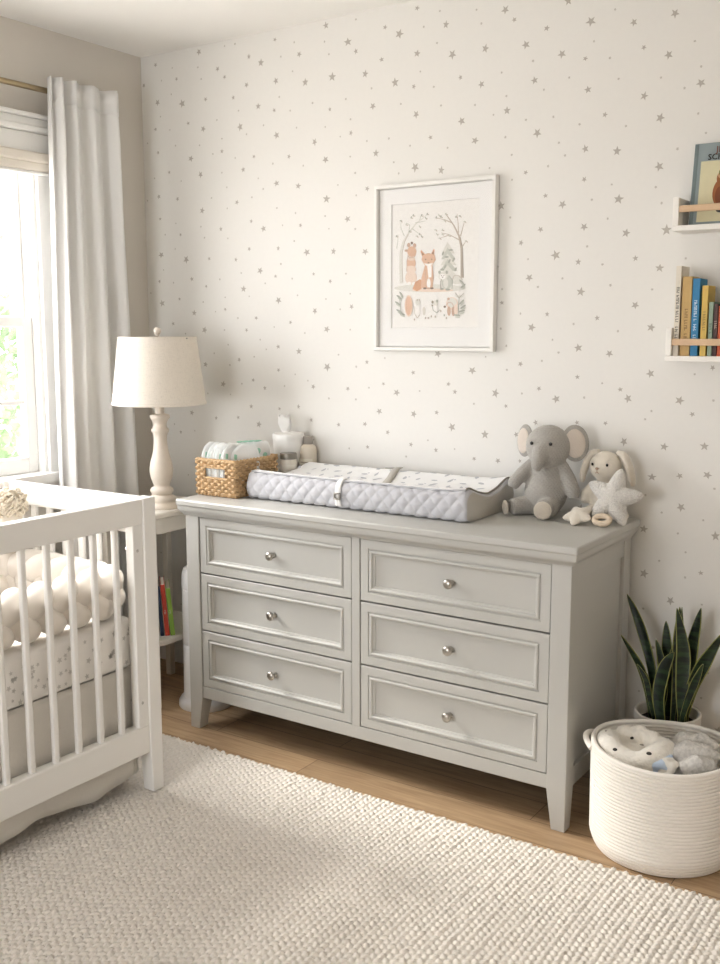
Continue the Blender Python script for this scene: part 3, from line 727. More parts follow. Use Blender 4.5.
te = obj('star_rattle', star_mesh(.052, .6, .021, .5), CREAM, smooth=80)
te.location = (c.x, -.205, DH + .026); te.rotation_euler = (math.radians(-62), 0, math.radians(-10))
tag(te, 'small cream star rattle lying before the toy elephant', 'rattle')
c = at(602, 518, 'y', -.215)
b = MB(); b.tube([(.023 * math.cos(t), .0155 * math.sin(t) * .9, 0) for t in np.linspace(0, 2 * PI, 41)[:-1]], .0088, 12, closed=True)
ri = obj('teething_ring', b, mat('pale_wood_ring', '#dccbb4', .6, var=.06, vscale=40), smooth=80)
ri.location = (c.x, -.215, DH + .022); ri.rotation_euler = (math.radians(48), 0, math.radians(8))
tag(ri, 'cream oval teething ring lying beside the star rattle', 'teether')

# ------------------------------------------------------------------ framed print
fx0, fx1, fz0, fz1 = 1.1683, 1.6516, 1.3845, 1.9677
fp = thing('framed_print', 'white framed woodland animal print hanging above the dresser', 'picture', ((fx0 + fx1) / 2, 0, fz0))
FRM = mat('white_frame_lacquer', '#edebe6', .4, var=.01)
b = MB(); R = []
for i, y in ((0, -.003), (0, -.026), (.0015, -.028), (.0115, -.028), (.013, -.026), (.0135, -.008)):
    R.append([(fx0 + i, y, fz0 + i), (fx1 - i, y, fz0 + i), (fx1 - i, y, fz1 - i), (fx0 + i, y, fz1 - i)])
b.loft(R, True, False); b.box(fx0 + .004, fx1 - .004, -.006, -.003, fz0 + .004, fz1 - .004)
obj('frame', b, FRM, fp, smooth=40)
q0, q1 = at(391, 210, 'y', -.011), at(473, 312, 'y', -.011)
mx0, mx1, mz0, mz1 = fx0 + .066, fx1 - .066, fz0 + .080, fz1 - .068
b = MB(); yy = -.013
b.loft([[(fx0 + .017, yy, fz0 + .017), (fx1 - .017, yy, fz0 + .017), (fx1 - .017, yy, fz1 - .017), (fx0 + .017, yy, fz1 - .017)], [(mx0, yy, mz0), (mx1, yy, mz0), (mx1, yy, mz1), (mx0, yy, mz1)], [(mx0 + .002, yy + .003, mz0 + .002), (mx1 - .002, yy + .003, mz0 + .002), (mx1 - .002, yy + .003, mz1 - .002), (mx0 + .002, yy + .003, mz1 - .002)]], True, False)
obj('mat_board', b, mat('white_mat_board', '#f1f0ee', .8, var=.005), fp, smooth=0)
# the drawing: flat shapes of ink and wash on the paper, coordinates in a 720 x 936 sketch grid
inks = ['#f2f0ec', '#dfbba2', '#ead7c8', '#cdb09d', '#b3b5aa', '#cdcec4', '#a0988b', '#8d7e71', '#f5f2ee', '#c4b8ab', '#e1dfd7', '#d9a98a']
AM = [mat('wash_' + n_, h_, .85, var=.05, vscale=90) for n_, h_ in zip('paper fox blush tan sage mist bark ink white taupe haze rust'.split(), inks)]
art = MB(); art.box(mx0, mx1, -.0095, -.006, mz0, mz1)
layer = [0]
def T2(x, y): P = at(380 + x / 7.2, 200 + y / 7.2, 'y', -.0098); return (P.x, -.0098 - layer[0], P.z)
def el2(cx, cy, rx, ry, m, rot=0, n=22):
    layer[0] += .000012; art.m = m; c_, s_ = math.cos(rot), math.sin(rot)
    art.poly([T2(cx + rx * math.cos(t) * c_ - ry * math.sin(t) * s_, cy + rx * math.cos(t) * s_ + ry * math.sin(t) * c_) for t in [2 * PI * k / n for k in range(n)]])
def pg(pts, m): layer[0] += .000012; art.m = m; art.poly([T2(*p) for p in pts])
def ln2(pts, w0, w1, m):
    layer[0] += .000012; art.m = m; k = len(pts)
    for i in range(k - 1):
        (x0, y0), (x1, y1) = pts[i], pts[i + 1]; l = math.hypot(x1 - x0, y1 - y0) or 1; nx, ny = -(y1 - y0) / l, (x1 - x0) / l
        a = w0 + (w1 - w0) * i / (k - 1); c2 = w0 + (w1 - w0) * (i + 1) / (k - 1)
        art.poly([T2(x0 + nx * a, y0 + ny * a), T2(x1 + nx * c2, y1 + ny * c2), T2(x1 - nx * c2, y1 - ny * c2), T2(x0 - nx * a, y0 - ny * a)])
# trees
ln2([(155, 600), (150, 480), (150, 380), (170, 300), (205, 240), (260, 170), (340, 105)], 13, 3, 10)
ln2([(165, 590), (160, 480), (160, 380), (178, 300), (205, 245)], 2, 2, 9)
for p in ([(175, 260), (150, 200), (152, 140)], [(205, 240), (215, 180), (190, 165)], [(255, 165), (330, 150)], [(230, 205), (290, 250)], [(120, 350), (128, 300), (130, 250)], [(285, 145), (300, 100)]): ln2(p, 3, 1.5, 5)
ln2([(592, 560), (590, 450), (588, 350), (570, 260), (530, 180), (470, 95)], 12, 3, 9)
ln2([(600, 555), (598, 450), (596, 350), (578, 265)], 2.5, 2, 6)
for p in ([(575, 290), (500, 250), (440, 235)], [(565, 240), (562, 160), (555, 100)], [(590, 340), (620, 295)], [(580, 260), (610, 150)], [(520, 165), (460, 140), (410, 130)], [(500, 252), (430, 275)]): ln2(p, 3.5, 1.5, 9)
for (x, y) in ((225, 125), (300, 110), (340, 100), (330, 130), (190, 175), (285, 245), (265, 260), (300, 262), (285, 190), (215, 225), (405, 125), (425, 110), (465, 150), (400, 215), (450, 215), (410, 245), (450, 245), (430, 275), (500, 255), (548, 120), (575, 115), (610, 155), (150, 150), (620, 295), (120, 260), (240, 110), (440, 120), (475, 100)):
    el2(x, y, 9, 4.5, 5 if (x + y) % 2 else 4, (x * 7 + y) % 3)
    el2(x + 8, y + 6, 7, 3.5, 9, (x + y) % 3 + 1)
# ground, fir, far bushes
el2(360, 635, 260, 28, 10); el2(380, 650, 150, 12, 2)
for k in range(5): pg([(487, 300 + k * 42), (445 - k * 4, 395 + k * 42 - 10), (540 + k * 6, 395 + k * 42 - 10)], 5 if k % 2 else 10)
for x, y in ((455, 385), (530, 430), (470, 480), (545, 500), (450, 500), (510, 360), (500, 440), (480, 410)): el2(x, y, 16, 7, 4, x % 3)
el2(550, 575, 42, 32, 10); ln2([(520, 580), (535, 545), (570, 545), (595, 575)], 2, 2, 9)
# stacked cubs on the left
el2(225, 560, 42, 52, 2); el2(226, 455, 32, 45, 1); el2(225, 500, 36, 28, 2); el2(230, 372, 33, 38, 1); el2(228, 425, 27, 12, 2)
for x, y in ((208, 325), (250, 328)): el2(x, y, 12, 16, 3)
ln2([(200, 400), (215, 415), (245, 412), (258, 395)], 3, 2, 3); el2(190, 365, 12, 9, 3); el2(230, 310, 8, 10, 7); ln2([(195, 520), (195, 440), (205, 400)], 2, 2, 3); el2(212, 600, 14, 12, 8); el2(245, 602, 14, 12, 8)
# fox
pg([(235, 640), (255, 590), (290, 570), (315, 590), (300, 640), (265, 658)], 11)
pg([(325, 470), (378, 470), (388, 560), (380, 635), (330, 640), (295, 632), (300, 560)], 1); pg([(340, 470), (372, 470), (372, 555), (350, 560)], 8); el2(352, 600, 14, 36, 8)
pg([(300, 430), (308, 395), (350, 382), (395, 395), (402, 432), (375, 470), (350, 478), (322, 468)], 1); pg([(318, 455), (350, 460), (385, 452), (365, 475), (350, 480), (332, 472)], 8)
pg([(305, 405), (292, 372), (298, 360), (325, 390)], 11); pg([(370, 385), (388, 352), (394, 360), (390, 398)], 11); pg([(308, 398), (299, 376), (318, 392)], 7); pg([(376, 385), (388, 364), (388, 394)], 7)
el2(330, 428, 4, 5, 7); el2(374, 427, 4, 5, 7); el2(350, 452, 6, 4, 7); ln2([(332, 640), (332, 560), (322, 480)], 2, 2, 3); ln2([(378, 636), (386, 560), (378, 476)], 2, 2, 3)
for x in (325, 350, 375): el2(x, 636, 13, 7, 7 if x != 350 else 3)
# grey rabbit-like cub
el2(482, 590, 40, 52, 5); el2(455, 548, 33, 32, 10); el2(452, 552, 22, 20, 8); el2(430, 520, 9, 12, 4); el2(482, 520, 9, 12, 4); el2(475, 600, 18, 35, 10); ln2([(440, 640), (436, 590), (445, 570)], 2.5, 2, 6); ln2([(520, 640), (524, 580), (500, 545)], 2.5, 2, 4); el2(448, 640, 14, 7, 4); el2(490, 645, 18, 7, 4); el2(445, 545, 3, 4, 7); el2(462, 545, 3, 4, 7); el2(453, 556, 4, 3, 7)
# lower row of little ones and leaves
el2(208, 762, 30, 78, 2); el2(208, 762, 24, 68, 1); ln2([(190, 800), (190, 720), (205, 690)], 2, 1, 3)
el2(275, 735, 20, 24, 10); el2(268, 795, 22, 34, 8); ln2([(252, 765), (252, 820), (270, 850), (288, 825)], 2, 2, 9); el2(270, 720, 4, 8, 9); el2(285, 720, 4, 8, 9); el2(318, 800, 14, 30, 10); ln2([(318, 830), (318, 770)], 1.5, 1.5, 9)
el2(398, 745, 20, 22, 10); el2(395, 785, 24, 26, 8); ln2([(375, 750), (385, 795), (410, 812), (435, 790)], 3, 2, 4); el2(380, 735, 8, 11, 6); el2(412, 728, 8, 11, 4); el2(378, 760, 6, 5, 7)
el2(520, 745, 42, 46, 2); el2(520, 740, 34, 36, 10); el2(498, 800, 13, 34, 3); el2(530, 802, 13, 34, 3); el2(548, 790, 14, 40, 2); el2(468, 768, 9, 8, 7); ln2([(480, 760), (495, 735), (520, 742), (535, 770)], 2.5, 2, 3); el2(495, 712, 10, 10, 3)
el2(575, 680, 32, 26, 10); el2(562, 672, 14, 18, 8, .5); el2(588, 672, 14, 18, 8, -.5); ln2([(545, 668), (570, 705), (605, 672)], 2, 2, 6); ln2([(572, 705), (566, 770), (570, 830)], 3, 2, 4)
for x, y, a in ((590, 735, -.8), (600, 770, -.6), (590, 800, -.3), (140, 700, .7), (130, 745, .6), (140, 800, .5), (155, 680, 1.0), (160, 820, .4), (555, 830, .1), (600, 620, -.7), (590, 590, .8)): el2(x, y, 24, 7, 4, a); el2(x + 4, y + 14, 18, 5, 5, a)
ln2([(150, 830), (150, 760), (140, 690)], 2, 1.5, 4)
for x, y in ((350, 850), (372, 838), (400, 840), (440, 800), (465, 830), (330, 850), (250, 860), (480, 850)): el2(x, y, 5, 8, 4 if x % 2 else 9)
pr = obj('print', art, AM, fp, smooth=0, fixn=False); pr['label'] = 'watercolour of a fox and forest animals between bare trees'
obj('glazing', MB().box(fx0 + .017, fx1 - .017, -.0175, -.0165, fz0 + .017, fz1 - .017), glass_mat('picture_glass', .03), fp)

# ------------------------------------------------------------------ wall ledges and books
LEDGE = mat('white_ledge', '#f2efe9', .5, var=.01); RAIL = mat('pale_beech', '#d6b692', .5, var=.1, vscale=30)
LX1 = 2.95
def ledge(x0, zb, zt, zr0, zr1, label):
    t = thing('picture_ledge', label, 'wall shelf', ((x0 + LX1) / 2, 0, zb), 0, 'white picture ledges')
    obj('shelf_board', MB().box(x0, LX1, -.112, 0, zb, zb + .016), LEDGE, t, bevel=.002)
    for a in (x0, LX1 - .018): obj('end_panel', MB().box(a, a + .018, -.11, 0, zb + .016, zt), LEDGE, t, bevel=.002)
    r = obj('front_rail', MB().box(x0 + .018, LX1 - .018, -.109, -.098, zr0, zr1), RAIL, t, bevel=.002); r['label'] = 'pale wooden rail across the front'
    obj('back_board', MB().box(x0 + .018, LX1 - .018, -.01, -.0012, zb + .016, zt - .02), LEDGE, t)
    return zb + .016
zu = ledge(2.269, 1.745, 1.842, 1.799, 1.818, 'upper white picture ledge with a wooden rail on the right wall area')
zl = ledge(2.264, 1.365, 1.464, 1.412, 1.432, 'lower white picture ledge holding a row of book spines')
PAGE = mat('book_pages', '#e9e1d0', .85, var=.06, vscale=200)
_fonts = {}
def text_mb(b, s, size, place, m):
    """letter outlines as flat mesh; place maps (x, y) of the text to a 3-D point"""
    cu = bpy.data.curves.new('t', 'FONT'); cu.body = s; cu.size = size; cu.align_x = 'CENTER'; cu.align_y = 'CENTER'; cu.resolution_u = 2
    o = bpy.data.objects.new('t', cu); C.objects.link(o)
    me = bpy.data.meshes.new_from_object(o.evaluated_get(bpy.context.evaluated_depsgraph_get()))
    b.m = m
    for dx, dy in (((0, 0), (.0009, 0), (0, .0007)) if size > .02 else ((0, 0),)): b.add([place(v.co.x + dx, v.co.y + dy) for v in me.vertices], [tuple(p.vertices) for p in me.polygons])
    bpy.data.objects.remove(o); bpy.data.curves.remove(cu); bpy.data.meshes.remove(me)
def strokes_mb(b, n, size, place):
    """n tiny illegible letter strokes in a line, as the worn spines show them"""
    r_ = np.random.default_rng(int(n * 97 + size * 1e5)); x = -n * size * .31
    q = lambda x0, x1, y0, y1: b.add([place(x0, y0), place(x1, y0), place(x1, y1), place(x0, y1)], [(0, 1, 2, 3)])
    for _ in range(n):
        w = size * r_.uniform(.35, .55)
        if r_.uniform() > .15:
            q(x, x + size * .13, -size * .36, size * .36)
            k = r_.integers(0, 4)
            if k != 0: q(x + size * .13, x + w, size * .22 * (k - 2) - size * .06, size * .22 * (k - 2) + size * .06)
            if k > 1: q(x + w - size * .12, x + w, -size * .36, size * .36 * (k - 2))
        x += size * .62
def book(loc, w, d, h, cover, label, group, rz=0, tilt=0, spine_text=None, ink='#3a3430', lean=0, cap=None):
    """upright book, spine facing local -y; w thickness, d depth, h height"""
    t = thing('book', label, 'book', loc, rz, group); t.rotation_euler = (tilt, lean, rz)
    cm = mat('cover_' + label[:24].replace(' ', '_'), cover, .55, var=.05, vscale=60)
    c = .0022
    b = MB().box(-w / 2, -w / 2 + c, 0, d, 0, h).box(w / 2 - c, w / 2, 0, d, 0, h).box(-w / 2, w / 2, -.0008, c, 0, h)
    ms = [cm]
    o = obj('cover', b, cm, t, local=True, bevel=.0007)
    obj('pages', MB().box(-w / 2 + c, w / 2 - c, c, d - .004, .003, h - .004), PAGE, t, local=True)
    tb = MB(); im = mat('ink_' + label[:18].replace(' ', '_'), ink, .6)
    if spine_text:
        for s, zc, sz in spine_text: strokes_mb(tb, len(s), sz, lambda x, y, zc=zc: (y, -.0014, zc - x))
    if cap: tb.box(-w / 2 + .001, w / 2 - .001, -.0013, -.0006, cap[0], cap[1])
    if tb.v: obj('spine_lettering', tb, im, o, local=True, smooth=0, fixn=False)
    return t
yl = -.094
GB = 'books on the lower picture ledge'
def px_book(u0, u1, vt, w=None): 
    a, b_ = at(u0, 330, 'y', yl), at(u1, 330, 'y', yl); return (a.x + b_.x) / 2, (b_.x - a.x), at((u0 + u1) / 2, vt, 'y', yl).z - zl
specs = [(673.6, 679.2, 266, '#e4dccd', 'tall cream book with black spine lettering, first on the lower ledge', [('--------------------', .125, .0125)], '#3d3833', .080),
         (680.6, 690.4, 276.5, '#c6a468', 'thick tan book between the cream and blue books on the lower ledge', [('------------', .09, .013)], '#7b5a32', .076),
         (690.8, 698.4, 278.5, '#2f7fae', 'bright blue book with white spine lettering on the lower ledge', [('---------------', .105, .0125)], '#d9e8ef', .076),
         (700.4, 706.8, 285.5, '#d7b75e', 'mustard yellow book right of the blue book on the lower ledge', [('--------', .10, .012)], '#8a6e35', .076),
         (708.0, 712.6, 302, '#8fa08c', 'short sage green book on the lower ledge', [('-----', .08, .010)], '#3f4a40', .072),
         (713.2, 717.4, 304, '#4a2e2a', 'short dark maroon book on the lower ledge', [('----', .09, .010)], '#cdb7a6', .072),
         (717.8, 724.5, 306, '#c4572f', 'short orange red book at the picture edge on the lower ledge', [('---', .09, .012)], '#efdcc6', .072)]
for u0, u1, vt, cv, lab, tx, ink, d in specs:
    xc, w, h = px_book(u0, u1, vt)
    book((xc, yl + .0, zl), w - .001, d, h, cv, lab, GB, spine_text=tx, ink=ink)
xr = at(725, 330, 'y', yl).x
for k, (w, h, cv, lab) in enumerate(((.03, .19, '#6d8597', 'slate blue book beyond the picture edge on the lower ledge'), (.026, .21, '#d8cbb2', 'pale buff book farthest along the lower ledge'))):
    book((xr + .02 + k * .032, yl, zl), w, .076, h, cv, lab, GB)
# face-out book leaning on the upper ledge
def flat_book(loc, w, h, th, tilt, label, cover, spine):
    t = thing('book', label, 'book', loc, 0, 'books on the upper picture ledge'); t.rotation_euler = (tilt, math.radians(0), 0)
    cm = mat('facing_cover', cover, .5, var=.06, vscale=40); sm = mat('cover_edge', spine, .5, var=.05)
    o = obj('cover', MB().box(0, w, 0, .0025, 0, h).box(0, w, th - .0025, th, 0, h).box(0, .0025, 0, th, 0, h), sm, t, local=True, bevel=.0008)
    obj('pages', MB().box(.003, w - .004, .0025, th - .0025, .003, h - .003), PAGE, t, local=True)
    return t, o, cm
zB = at(688, 224, 'y', -.085).z
fb, co, cm = flat_book((2.306, -.072, zu + .004), .25, .236, .018, math.radians(-8), 'large grey blue picture book facing out on the upper ledge', '#d9d2ae', '#8d9a9c')
b = MB(); y_ = -.0006
b.box(.022, .235, y_ - .0004, y_, .006, .183)
b.m = 1; b.box(.001, .012, y_ - .0004, y_, .002, .234)
b.m = 2; text_mb(b, 'JES', .026, lambda x, y: (.078 + x, y_ - .001, .214 + y), 2)
b.m = 3; text_mb(b, 'SCHAAR', .024, lambda x, y: (.086 + x, y_ - .001, .193 + y), 3)
b.m = 4; Z0 = y_ - .0012
def fl(cx, cz, rx, rz, m, lift=0):
    b.m = m; b.poly([(cx + rx * math.cos(2 * PI * k / 24), Z0 - lift, cz + rz * math.sin(2 * PI * k / 24)) for k in range(24)])
fl(.088, .088, .026, .042, 4); fl(.087, .13, .016, .022, 4, .0001); fl(.087, .14, .013, .012, 6, .0002); fl(.086, .147, .010, .012, 5, .0003); fl(.082, .08, .012, .026, 7, .0003); fl(.09, .04, .015, .01, 3, .0002)
obj('cover_print', b, [cm, mat('cover_spine_strip', '#6c7a7c', .5), mat('red_brown_ink', '#7d5148', .6), mat('black_ink', '#2f2d2b', .6), mat('cover_bear_brown', '#9a5c30', .6), mat('cover_olive', '#6f7340', .6), mat('cover_tan', '#c99c74', .6), mat('cover_rust', '#7f4520', .6)], co, local=True, smooth=0, fixn=False)
book((2.62, -.088, zu), .03, .076, .19, '#b98b6a', 'tan book standing at the far end of the upper ledge', 'books on the upper picture ledge')

# ------------------------------------------------------------------ side table, lamp, floor books
TZ = .774; tx0, tx1, ty0, ty1 = .158, .487, -.50, -.10
TBL = mat('cream_table_paint', '#dcd6cb', .5, var=.02)
tb = thing('side_table', 'cream side table with a lower shelf between crib and dresser', 'side table', ((tx0 + tx1) / 2, (ty0 + ty1) / 2, 0))
def rrect(x0, x1, y0, y1, r, z, n=8):
    P = []
    for cx, cy, a0 in ((x1 - r, y0 + r, -PI / 2), (x1 - r, y1 - r, 0), (x0 + r, y1 - r, PI / 2), (x0 + r, y0 + r, PI)):
        for k in range(n + 1): a = a0 + PI / 2 * k / n; P.append((cx + r * math.cos(a), cy + r * math.sin(a), z))
    return P
def rslab(x0, x1, y0, y1, r, z0, z1, e=.004):
    return MB().loft([rrect(x0 + i, x1 - i, y0 + i, y1 - i, r - i, z) for i, z in ((e, z0), (0, z0 + e), (0, z1 - e), (e, z1))], True, True)
obj('table_top', rslab(tx0, tx1, ty0, ty1, .07, TZ - .024, TZ, .006), TBL, tb)
obj('apron', rslab(tx0 + .012, tx1 - .012, ty0 + .012, ty1 - .012, .06, TZ - .082, TZ - .024, .002), TBL, tb)
obj('lower_shelf', rslab(tx0 + .012, tx1 - .006, ty0 + .012, ty1 - .012, .05, .254, .277, .004), TBL, tb)
for x in (tx0 + .03, tx1 - .055):
    for y in (ty0 + .022, ty1 - .05): obj('leg', MB().box(x, x + .028, y, y + .028, 0, TZ - .03), TBL, tb, bevel=.003)
# lamp
lx, ly = .398, -.352
lz = TZ
lp_ = thing('table_lamp', 'turned cream wood table lamp with linen drum shade on the side table', 'lamp', (lx, ly, lz))
WASH = mat('whitewashed_wood', '#ddd3c6', .6, var=.08, vscale=25, bump=('noise', 60, .15, .002))
prof_l = [(.064, 0), (.066, .004), (.066, .014), (.060, .020), (.058, .026), (.060, .030), (.061, .036), (.056, .044), (.046, .049), (.042, .054), (.046, .058), (.050, .064), (.050, .072), (.046, .078), (.040, .082), (.038, .088), (.043, .098), (.051, .116), (.056, .138), (.056, .155), (.050, .180), (.041, .205), (.034, .232), (.031, .258), (.032, .275), (.036, .287), (.041, .292), (.043, .298), (.041, .304), (.034, .309), (.031, .318), (.034, .330), (.041, .340), (.047, .345), (.048, .352), (.046, .357), (.030, .360), (.022, .362)]
k = (1.142 - TZ) / .362
obj('lamp_base', MB().lathe([(r * (.80 + .08 * (z < .08)), z * k) for r, z in prof_l], (lx, ly, lz), 56), WASH, lp_, smooth=50)
obj('lamp_neck', MB().lathe([(.018, .361 * k), (.018, .398), (.014, .402), (.012, .44), (.002, .441)], (lx, ly, lz), 24), WASH, lp_)
s0, s1 = 1.178, 1.433
SHADE = mat('linen_shade', '#dcd5ca', .85, var=.26, vscale=40, bump=('linen', 55, .45, .0012), trans=.25)
b = MB(); n = 72
for ra, rb_, r2 in (((.179), (.147), 0),):
    b.lathe([(.179, s0), (.147, s1), (.144, s1), (.176, s0)], (lx, ly, 0), n, cap=False)
    b.loft([[(lx + r * math.cos(2 * PI * j / n), ly + r * math.sin(2 * PI * j / n), z) for j in range(n)] for r, z in ((.176, s0), (.179, s0))], True, False)
sho = obj('lamp_shade', b, SHADE, lp_, smooth=60)
obj('trim_band', MB().lathe([(.1795, s0), (.1805, s0 + .001), (.1788, s0 + .011), (.178, s0 + .012)], (lx, ly, 0), n, cap=False), SHADE, sho, smooth=60)
obj('trim_band', MB().lathe([(.1488, s1 - .011), (.1483, s1 + .001), (.1465, s1 + .001)], (lx, ly, 0), n, cap=False), SHADE, sho, smooth=60)
b = MB()
for a in (0, 2.09, 4.19): b.tube([(lx, ly, 1.428), (lx + .155 * math.cos(a), ly + .155 * math.sin(a), 1.428)], .002, 6)
b.tube([(lx, ly, 1.20), (lx, ly, 1.44)], .003, 8)
obj('shade_spider', b, NICKEL, lp_)
obj('finial', MB().lathe([(.004, 1.434), (.009, 1.436), (.006, 1.440), (.011, 1.446), (.0145, 1.454), (.013, 1.463), (.007, 1.469), (.001, 1.470)], (lx, ly, 0), 24), WASH, lp_)
# picture books on the lower table shelf
GT = 'picture books on the side table shelf'
zs = .2775
ang = .80; bp0 = Vector((.386, -.462, 0)); bd = Vector((math.cos(ang), math.sin(ang), 0)); acc = 0
for w, h, cv, lab, ln_ in ((.026, .215, '#b9b6ac', 'grey backed picture book on the table shelf, leftmost of the row', -.05), (.030, .225, '#3b6f96', 'blue picture book standing on the side table shelf', -.05), (.014, .200, '#2c3a55', 'thin navy picture book between blue and red on the table shelf', -.06), (.017, .205, '#c2432e', 'red picture book standing on the side table shelf', -.07), (.017, .190, '#8bb046', 'green picture book standing on the side table shelf', -.08)):
    q = bp0 + bd * (acc + w / 2); acc += w + .004
    book((q.x, q.y, zs), w, .15, h, cv, lab, GT, rz=ang, lean=ln_, spine_text=[('-----', .1, .009)] if w > .016 else None, ink='#e8e0cf')
# diaper pail
ax, ay = .568, -.315
pl = thing('diaper_pail', 'tall white cylindrical diaper pail between side table and dresser', 'diaper pail', (ax, ay, 0))
PAIL = mat('pail_white', '#e9e9ea', .4, var=.01)
obj('base_flange', MB().lathe([(.104, 0), (.106, .004), (.105, .022), (.096, .036), (.088, .042)], (ax, ay, 0), 56), PAIL, pl)
obj('pail_body', MB().lathe([(.088, .040), (.085, .05), (.083, .25), (.0825, .251), (.0825, .255), (.083, .256), (.083, .47), (.0815, .472), (.0815, .476), (.082, .478)], (ax, ay, 0), 56), PAIL, pl)
obj('lid', MB().lathe([(.0835, .478), (.084, .482), (.082, .530), (.075, .550), (.058, .560), (.001, .563)], (ax, ay, 0), 56), PAIL, pl)
cr = obj('power_cord', MB().tube([(.50, -.02, .16), (.49, -.06, .06), (.47, -.10, .014), (.44, -.16, .0065), (.47, -.22, .0065), (.45, -.30, .0065), (.42, -.24, .0065), (.38, -.16, .0065), (.34, -.10, .0065)], .004, 8), mat('dark_cord', '#4b453f', .6), smooth=80)
tag(cr, 'dark power cord curling on the floor under the side table', 'cord')

# ------------------------------------------------------------------ rope basket, its contents, plant
ROPE = mat('cotton_rope', '#f1ece4', .85, var=.03, vscale=60, bump=('noise', 240, .35, .001), sheen=.15)
kx, ky, KH = 2.412, -.432, .296
rk = thing('rope_basket', 'large white coiled rope basket on the floor beside the dresser', 'basket', (kx, ky, 0))
def coil_r(z): 
    t = z / KH; return .176 + .022 * min(1, (t / .14)) ** .5 + .002 * t
NC = 29; prof = []; ch = KH / NC
for i in range(NC):
    for k in range(6):
        a = -PI / 2 + PI * k / 5.0; z = ch * (i + .5) + ch * .5 * math.sin(a); prof.append((coil_r(z) + .0035 * math.cos(a), z))
inner = [(r - .011, z) for r, z in reversed(prof)]
inner = [(r, max(z, .012)) for r, z in inner if z > .012]
b = MB(); n = 144
allp = [(.001, .001), (prof[0][0] - .02, .001)] + prof + [(coil_r(KH) - .004, KH + .002)] + inner + [(.001, .012)]
loops = []
for r, z in allp:
    row = []
    for j in range(n):
        a = 2 * PI * j / n; lop = 1 + .012 * math.sin(2 * a + .8) * z / KH + .006 * math.sin(5 * a) * z / KH
        st_ = 0
        row.append((kx + (r + st_) * lop * math.cos(a), ky + (r + st_) * lop * math.sin(a), z + (.006 * math.sin(2 * a + 1.0)) * (z / KH) ** 2))
    loops.append(row)
b.loft(loops, True, False)
obj('coiled_wall', b, ROPE, rk, smooth=50)
b = MB()
b.tube([(kx + (coil_r(KH) - .004) * (1 + .012 * math.sin(2 * a + .8) + .006 * math.sin(5 * a)) * math.cos(a), ky + (coil_r(KH) - .004) * (1 + .012 * math.sin(2 * a + .8) + .006 * math.sin(5 * a)) * math.sin(a), KH + .002 + .006 * math.sin(2 * a + 1.0)) for a in np.linspace(0, 2 * PI, 91)[:-1]], .0075, 10, closed=True)
obj('rim', b, ROPE, rk, smooth=60)
for a0 in (PI * 1.06, PI * .06):
    P = []
    for k in range(15):
        t = k / 14; a = a0 + (t - .5) * .62; r = coil_r(KH) + .004 + .017 * math.sin(PI * t); P.append((kx + r * math.cos(a), ky + r * math.sin(a), KH - .012 + .014 * math.sin(PI * t)))
    obj('handle', MB().tube(P, .0085, 10), ROPE, rk, smooth=60)
# contents
FLEECE = mat('cream_fleece', '#eee9df', .95, var=.06, vscale=70, bump=('noise', 110, .7, .006), sheen=.4)
cz0 = KH - .024
c0 = at(634, 752, 'z', cz0)
wl = thing('fleece_blanket', 'cream spotted fleece blanket rolled up in the rope basket', 'blanket', (c0.x, c0.y, cz0 - .06))
b = MB()
P = [Vector((.078 * math.cos(a) * (1 + .1 * math.sin(3 * a)), .070 * math.sin(a), .062 + .012 * math.sin(2 * a + 1))) for a in np.linspace(-3.6, 1.9, 40)]
b.tube([tuple(p) for p in P], [.030 + .010 * math.sin(.5 + 3.0 * k / 39) for k in range(40)], 14)
b.ell((-.01, .01, .03), (.075, .066, .045)); b.ell((-.045, .052, .088), (.028, .024, .024)); b.ell((-.005, .062, .092), (.030, .022, .026)); b.ell((.032, .056, .088), (.026, .024, .024))
ob = fuse(obj('rolled_cloth', b, FLEECE, wl, local=True), .0045, 4)
SPOT = mat('charcoal_spot', '#3b3936', .9); SPOTG = mat('grey_spot', '#9b968d', .9)
from mathutils.bvhtree import BVHTree
def spot_on(o, pw, r, m, par):
    """dark spot stitched on the cloth where a pixel of the photograph shows one"""
    o_loc = wloc(o); dg = bpy.context.evaluated_depsgraph_get(); bv = BVHTree.FromPolygons([v.co for v in o.data.vertices], [p.vertices for p in o.data.polygons])
    d = (at(pw[0], pw[1], 'z', 0) - CAM).normalized(); h = bv.ray_cast(CAM - o_loc, d)
    if h[0] is None: return
    R = h[1].to_track_quat('Z', 'Y').to_matrix()
    obj('spot', MB().ell(h[0], (r, r * .8, .0025), R, 16, 8), m, par, local=True)
for u, v, r, m in ((615, 749.5, .0065, SPOT), (649, 753.5, .0075, SPOT), (642, 745, .0075, SPOTG), (606, 731, .004, SPOTG), (632, 738, .006, SPOT)): spot_on(ob, (u, v), r, m, ob)
def lumpy(name, c, pieces, m, label, cat, voxel=.0045):
    b = MB()
    for p in pieces: 
        if len(p) == 2: b.ell(p[0], p[1], None, 20, 12)
        else: b.tube(*p)
    t = obj(name, b, m); t.location = c; fuse(t, voxel, 4); return tag(t, label, cat)
GK = mat('grey_chunky_knit', '#d9d6d1', .95, var=.28, vscale=130, bump=('voronoi', 75, .6, .006))
c1 = at(693, 757, 'z', cz0)
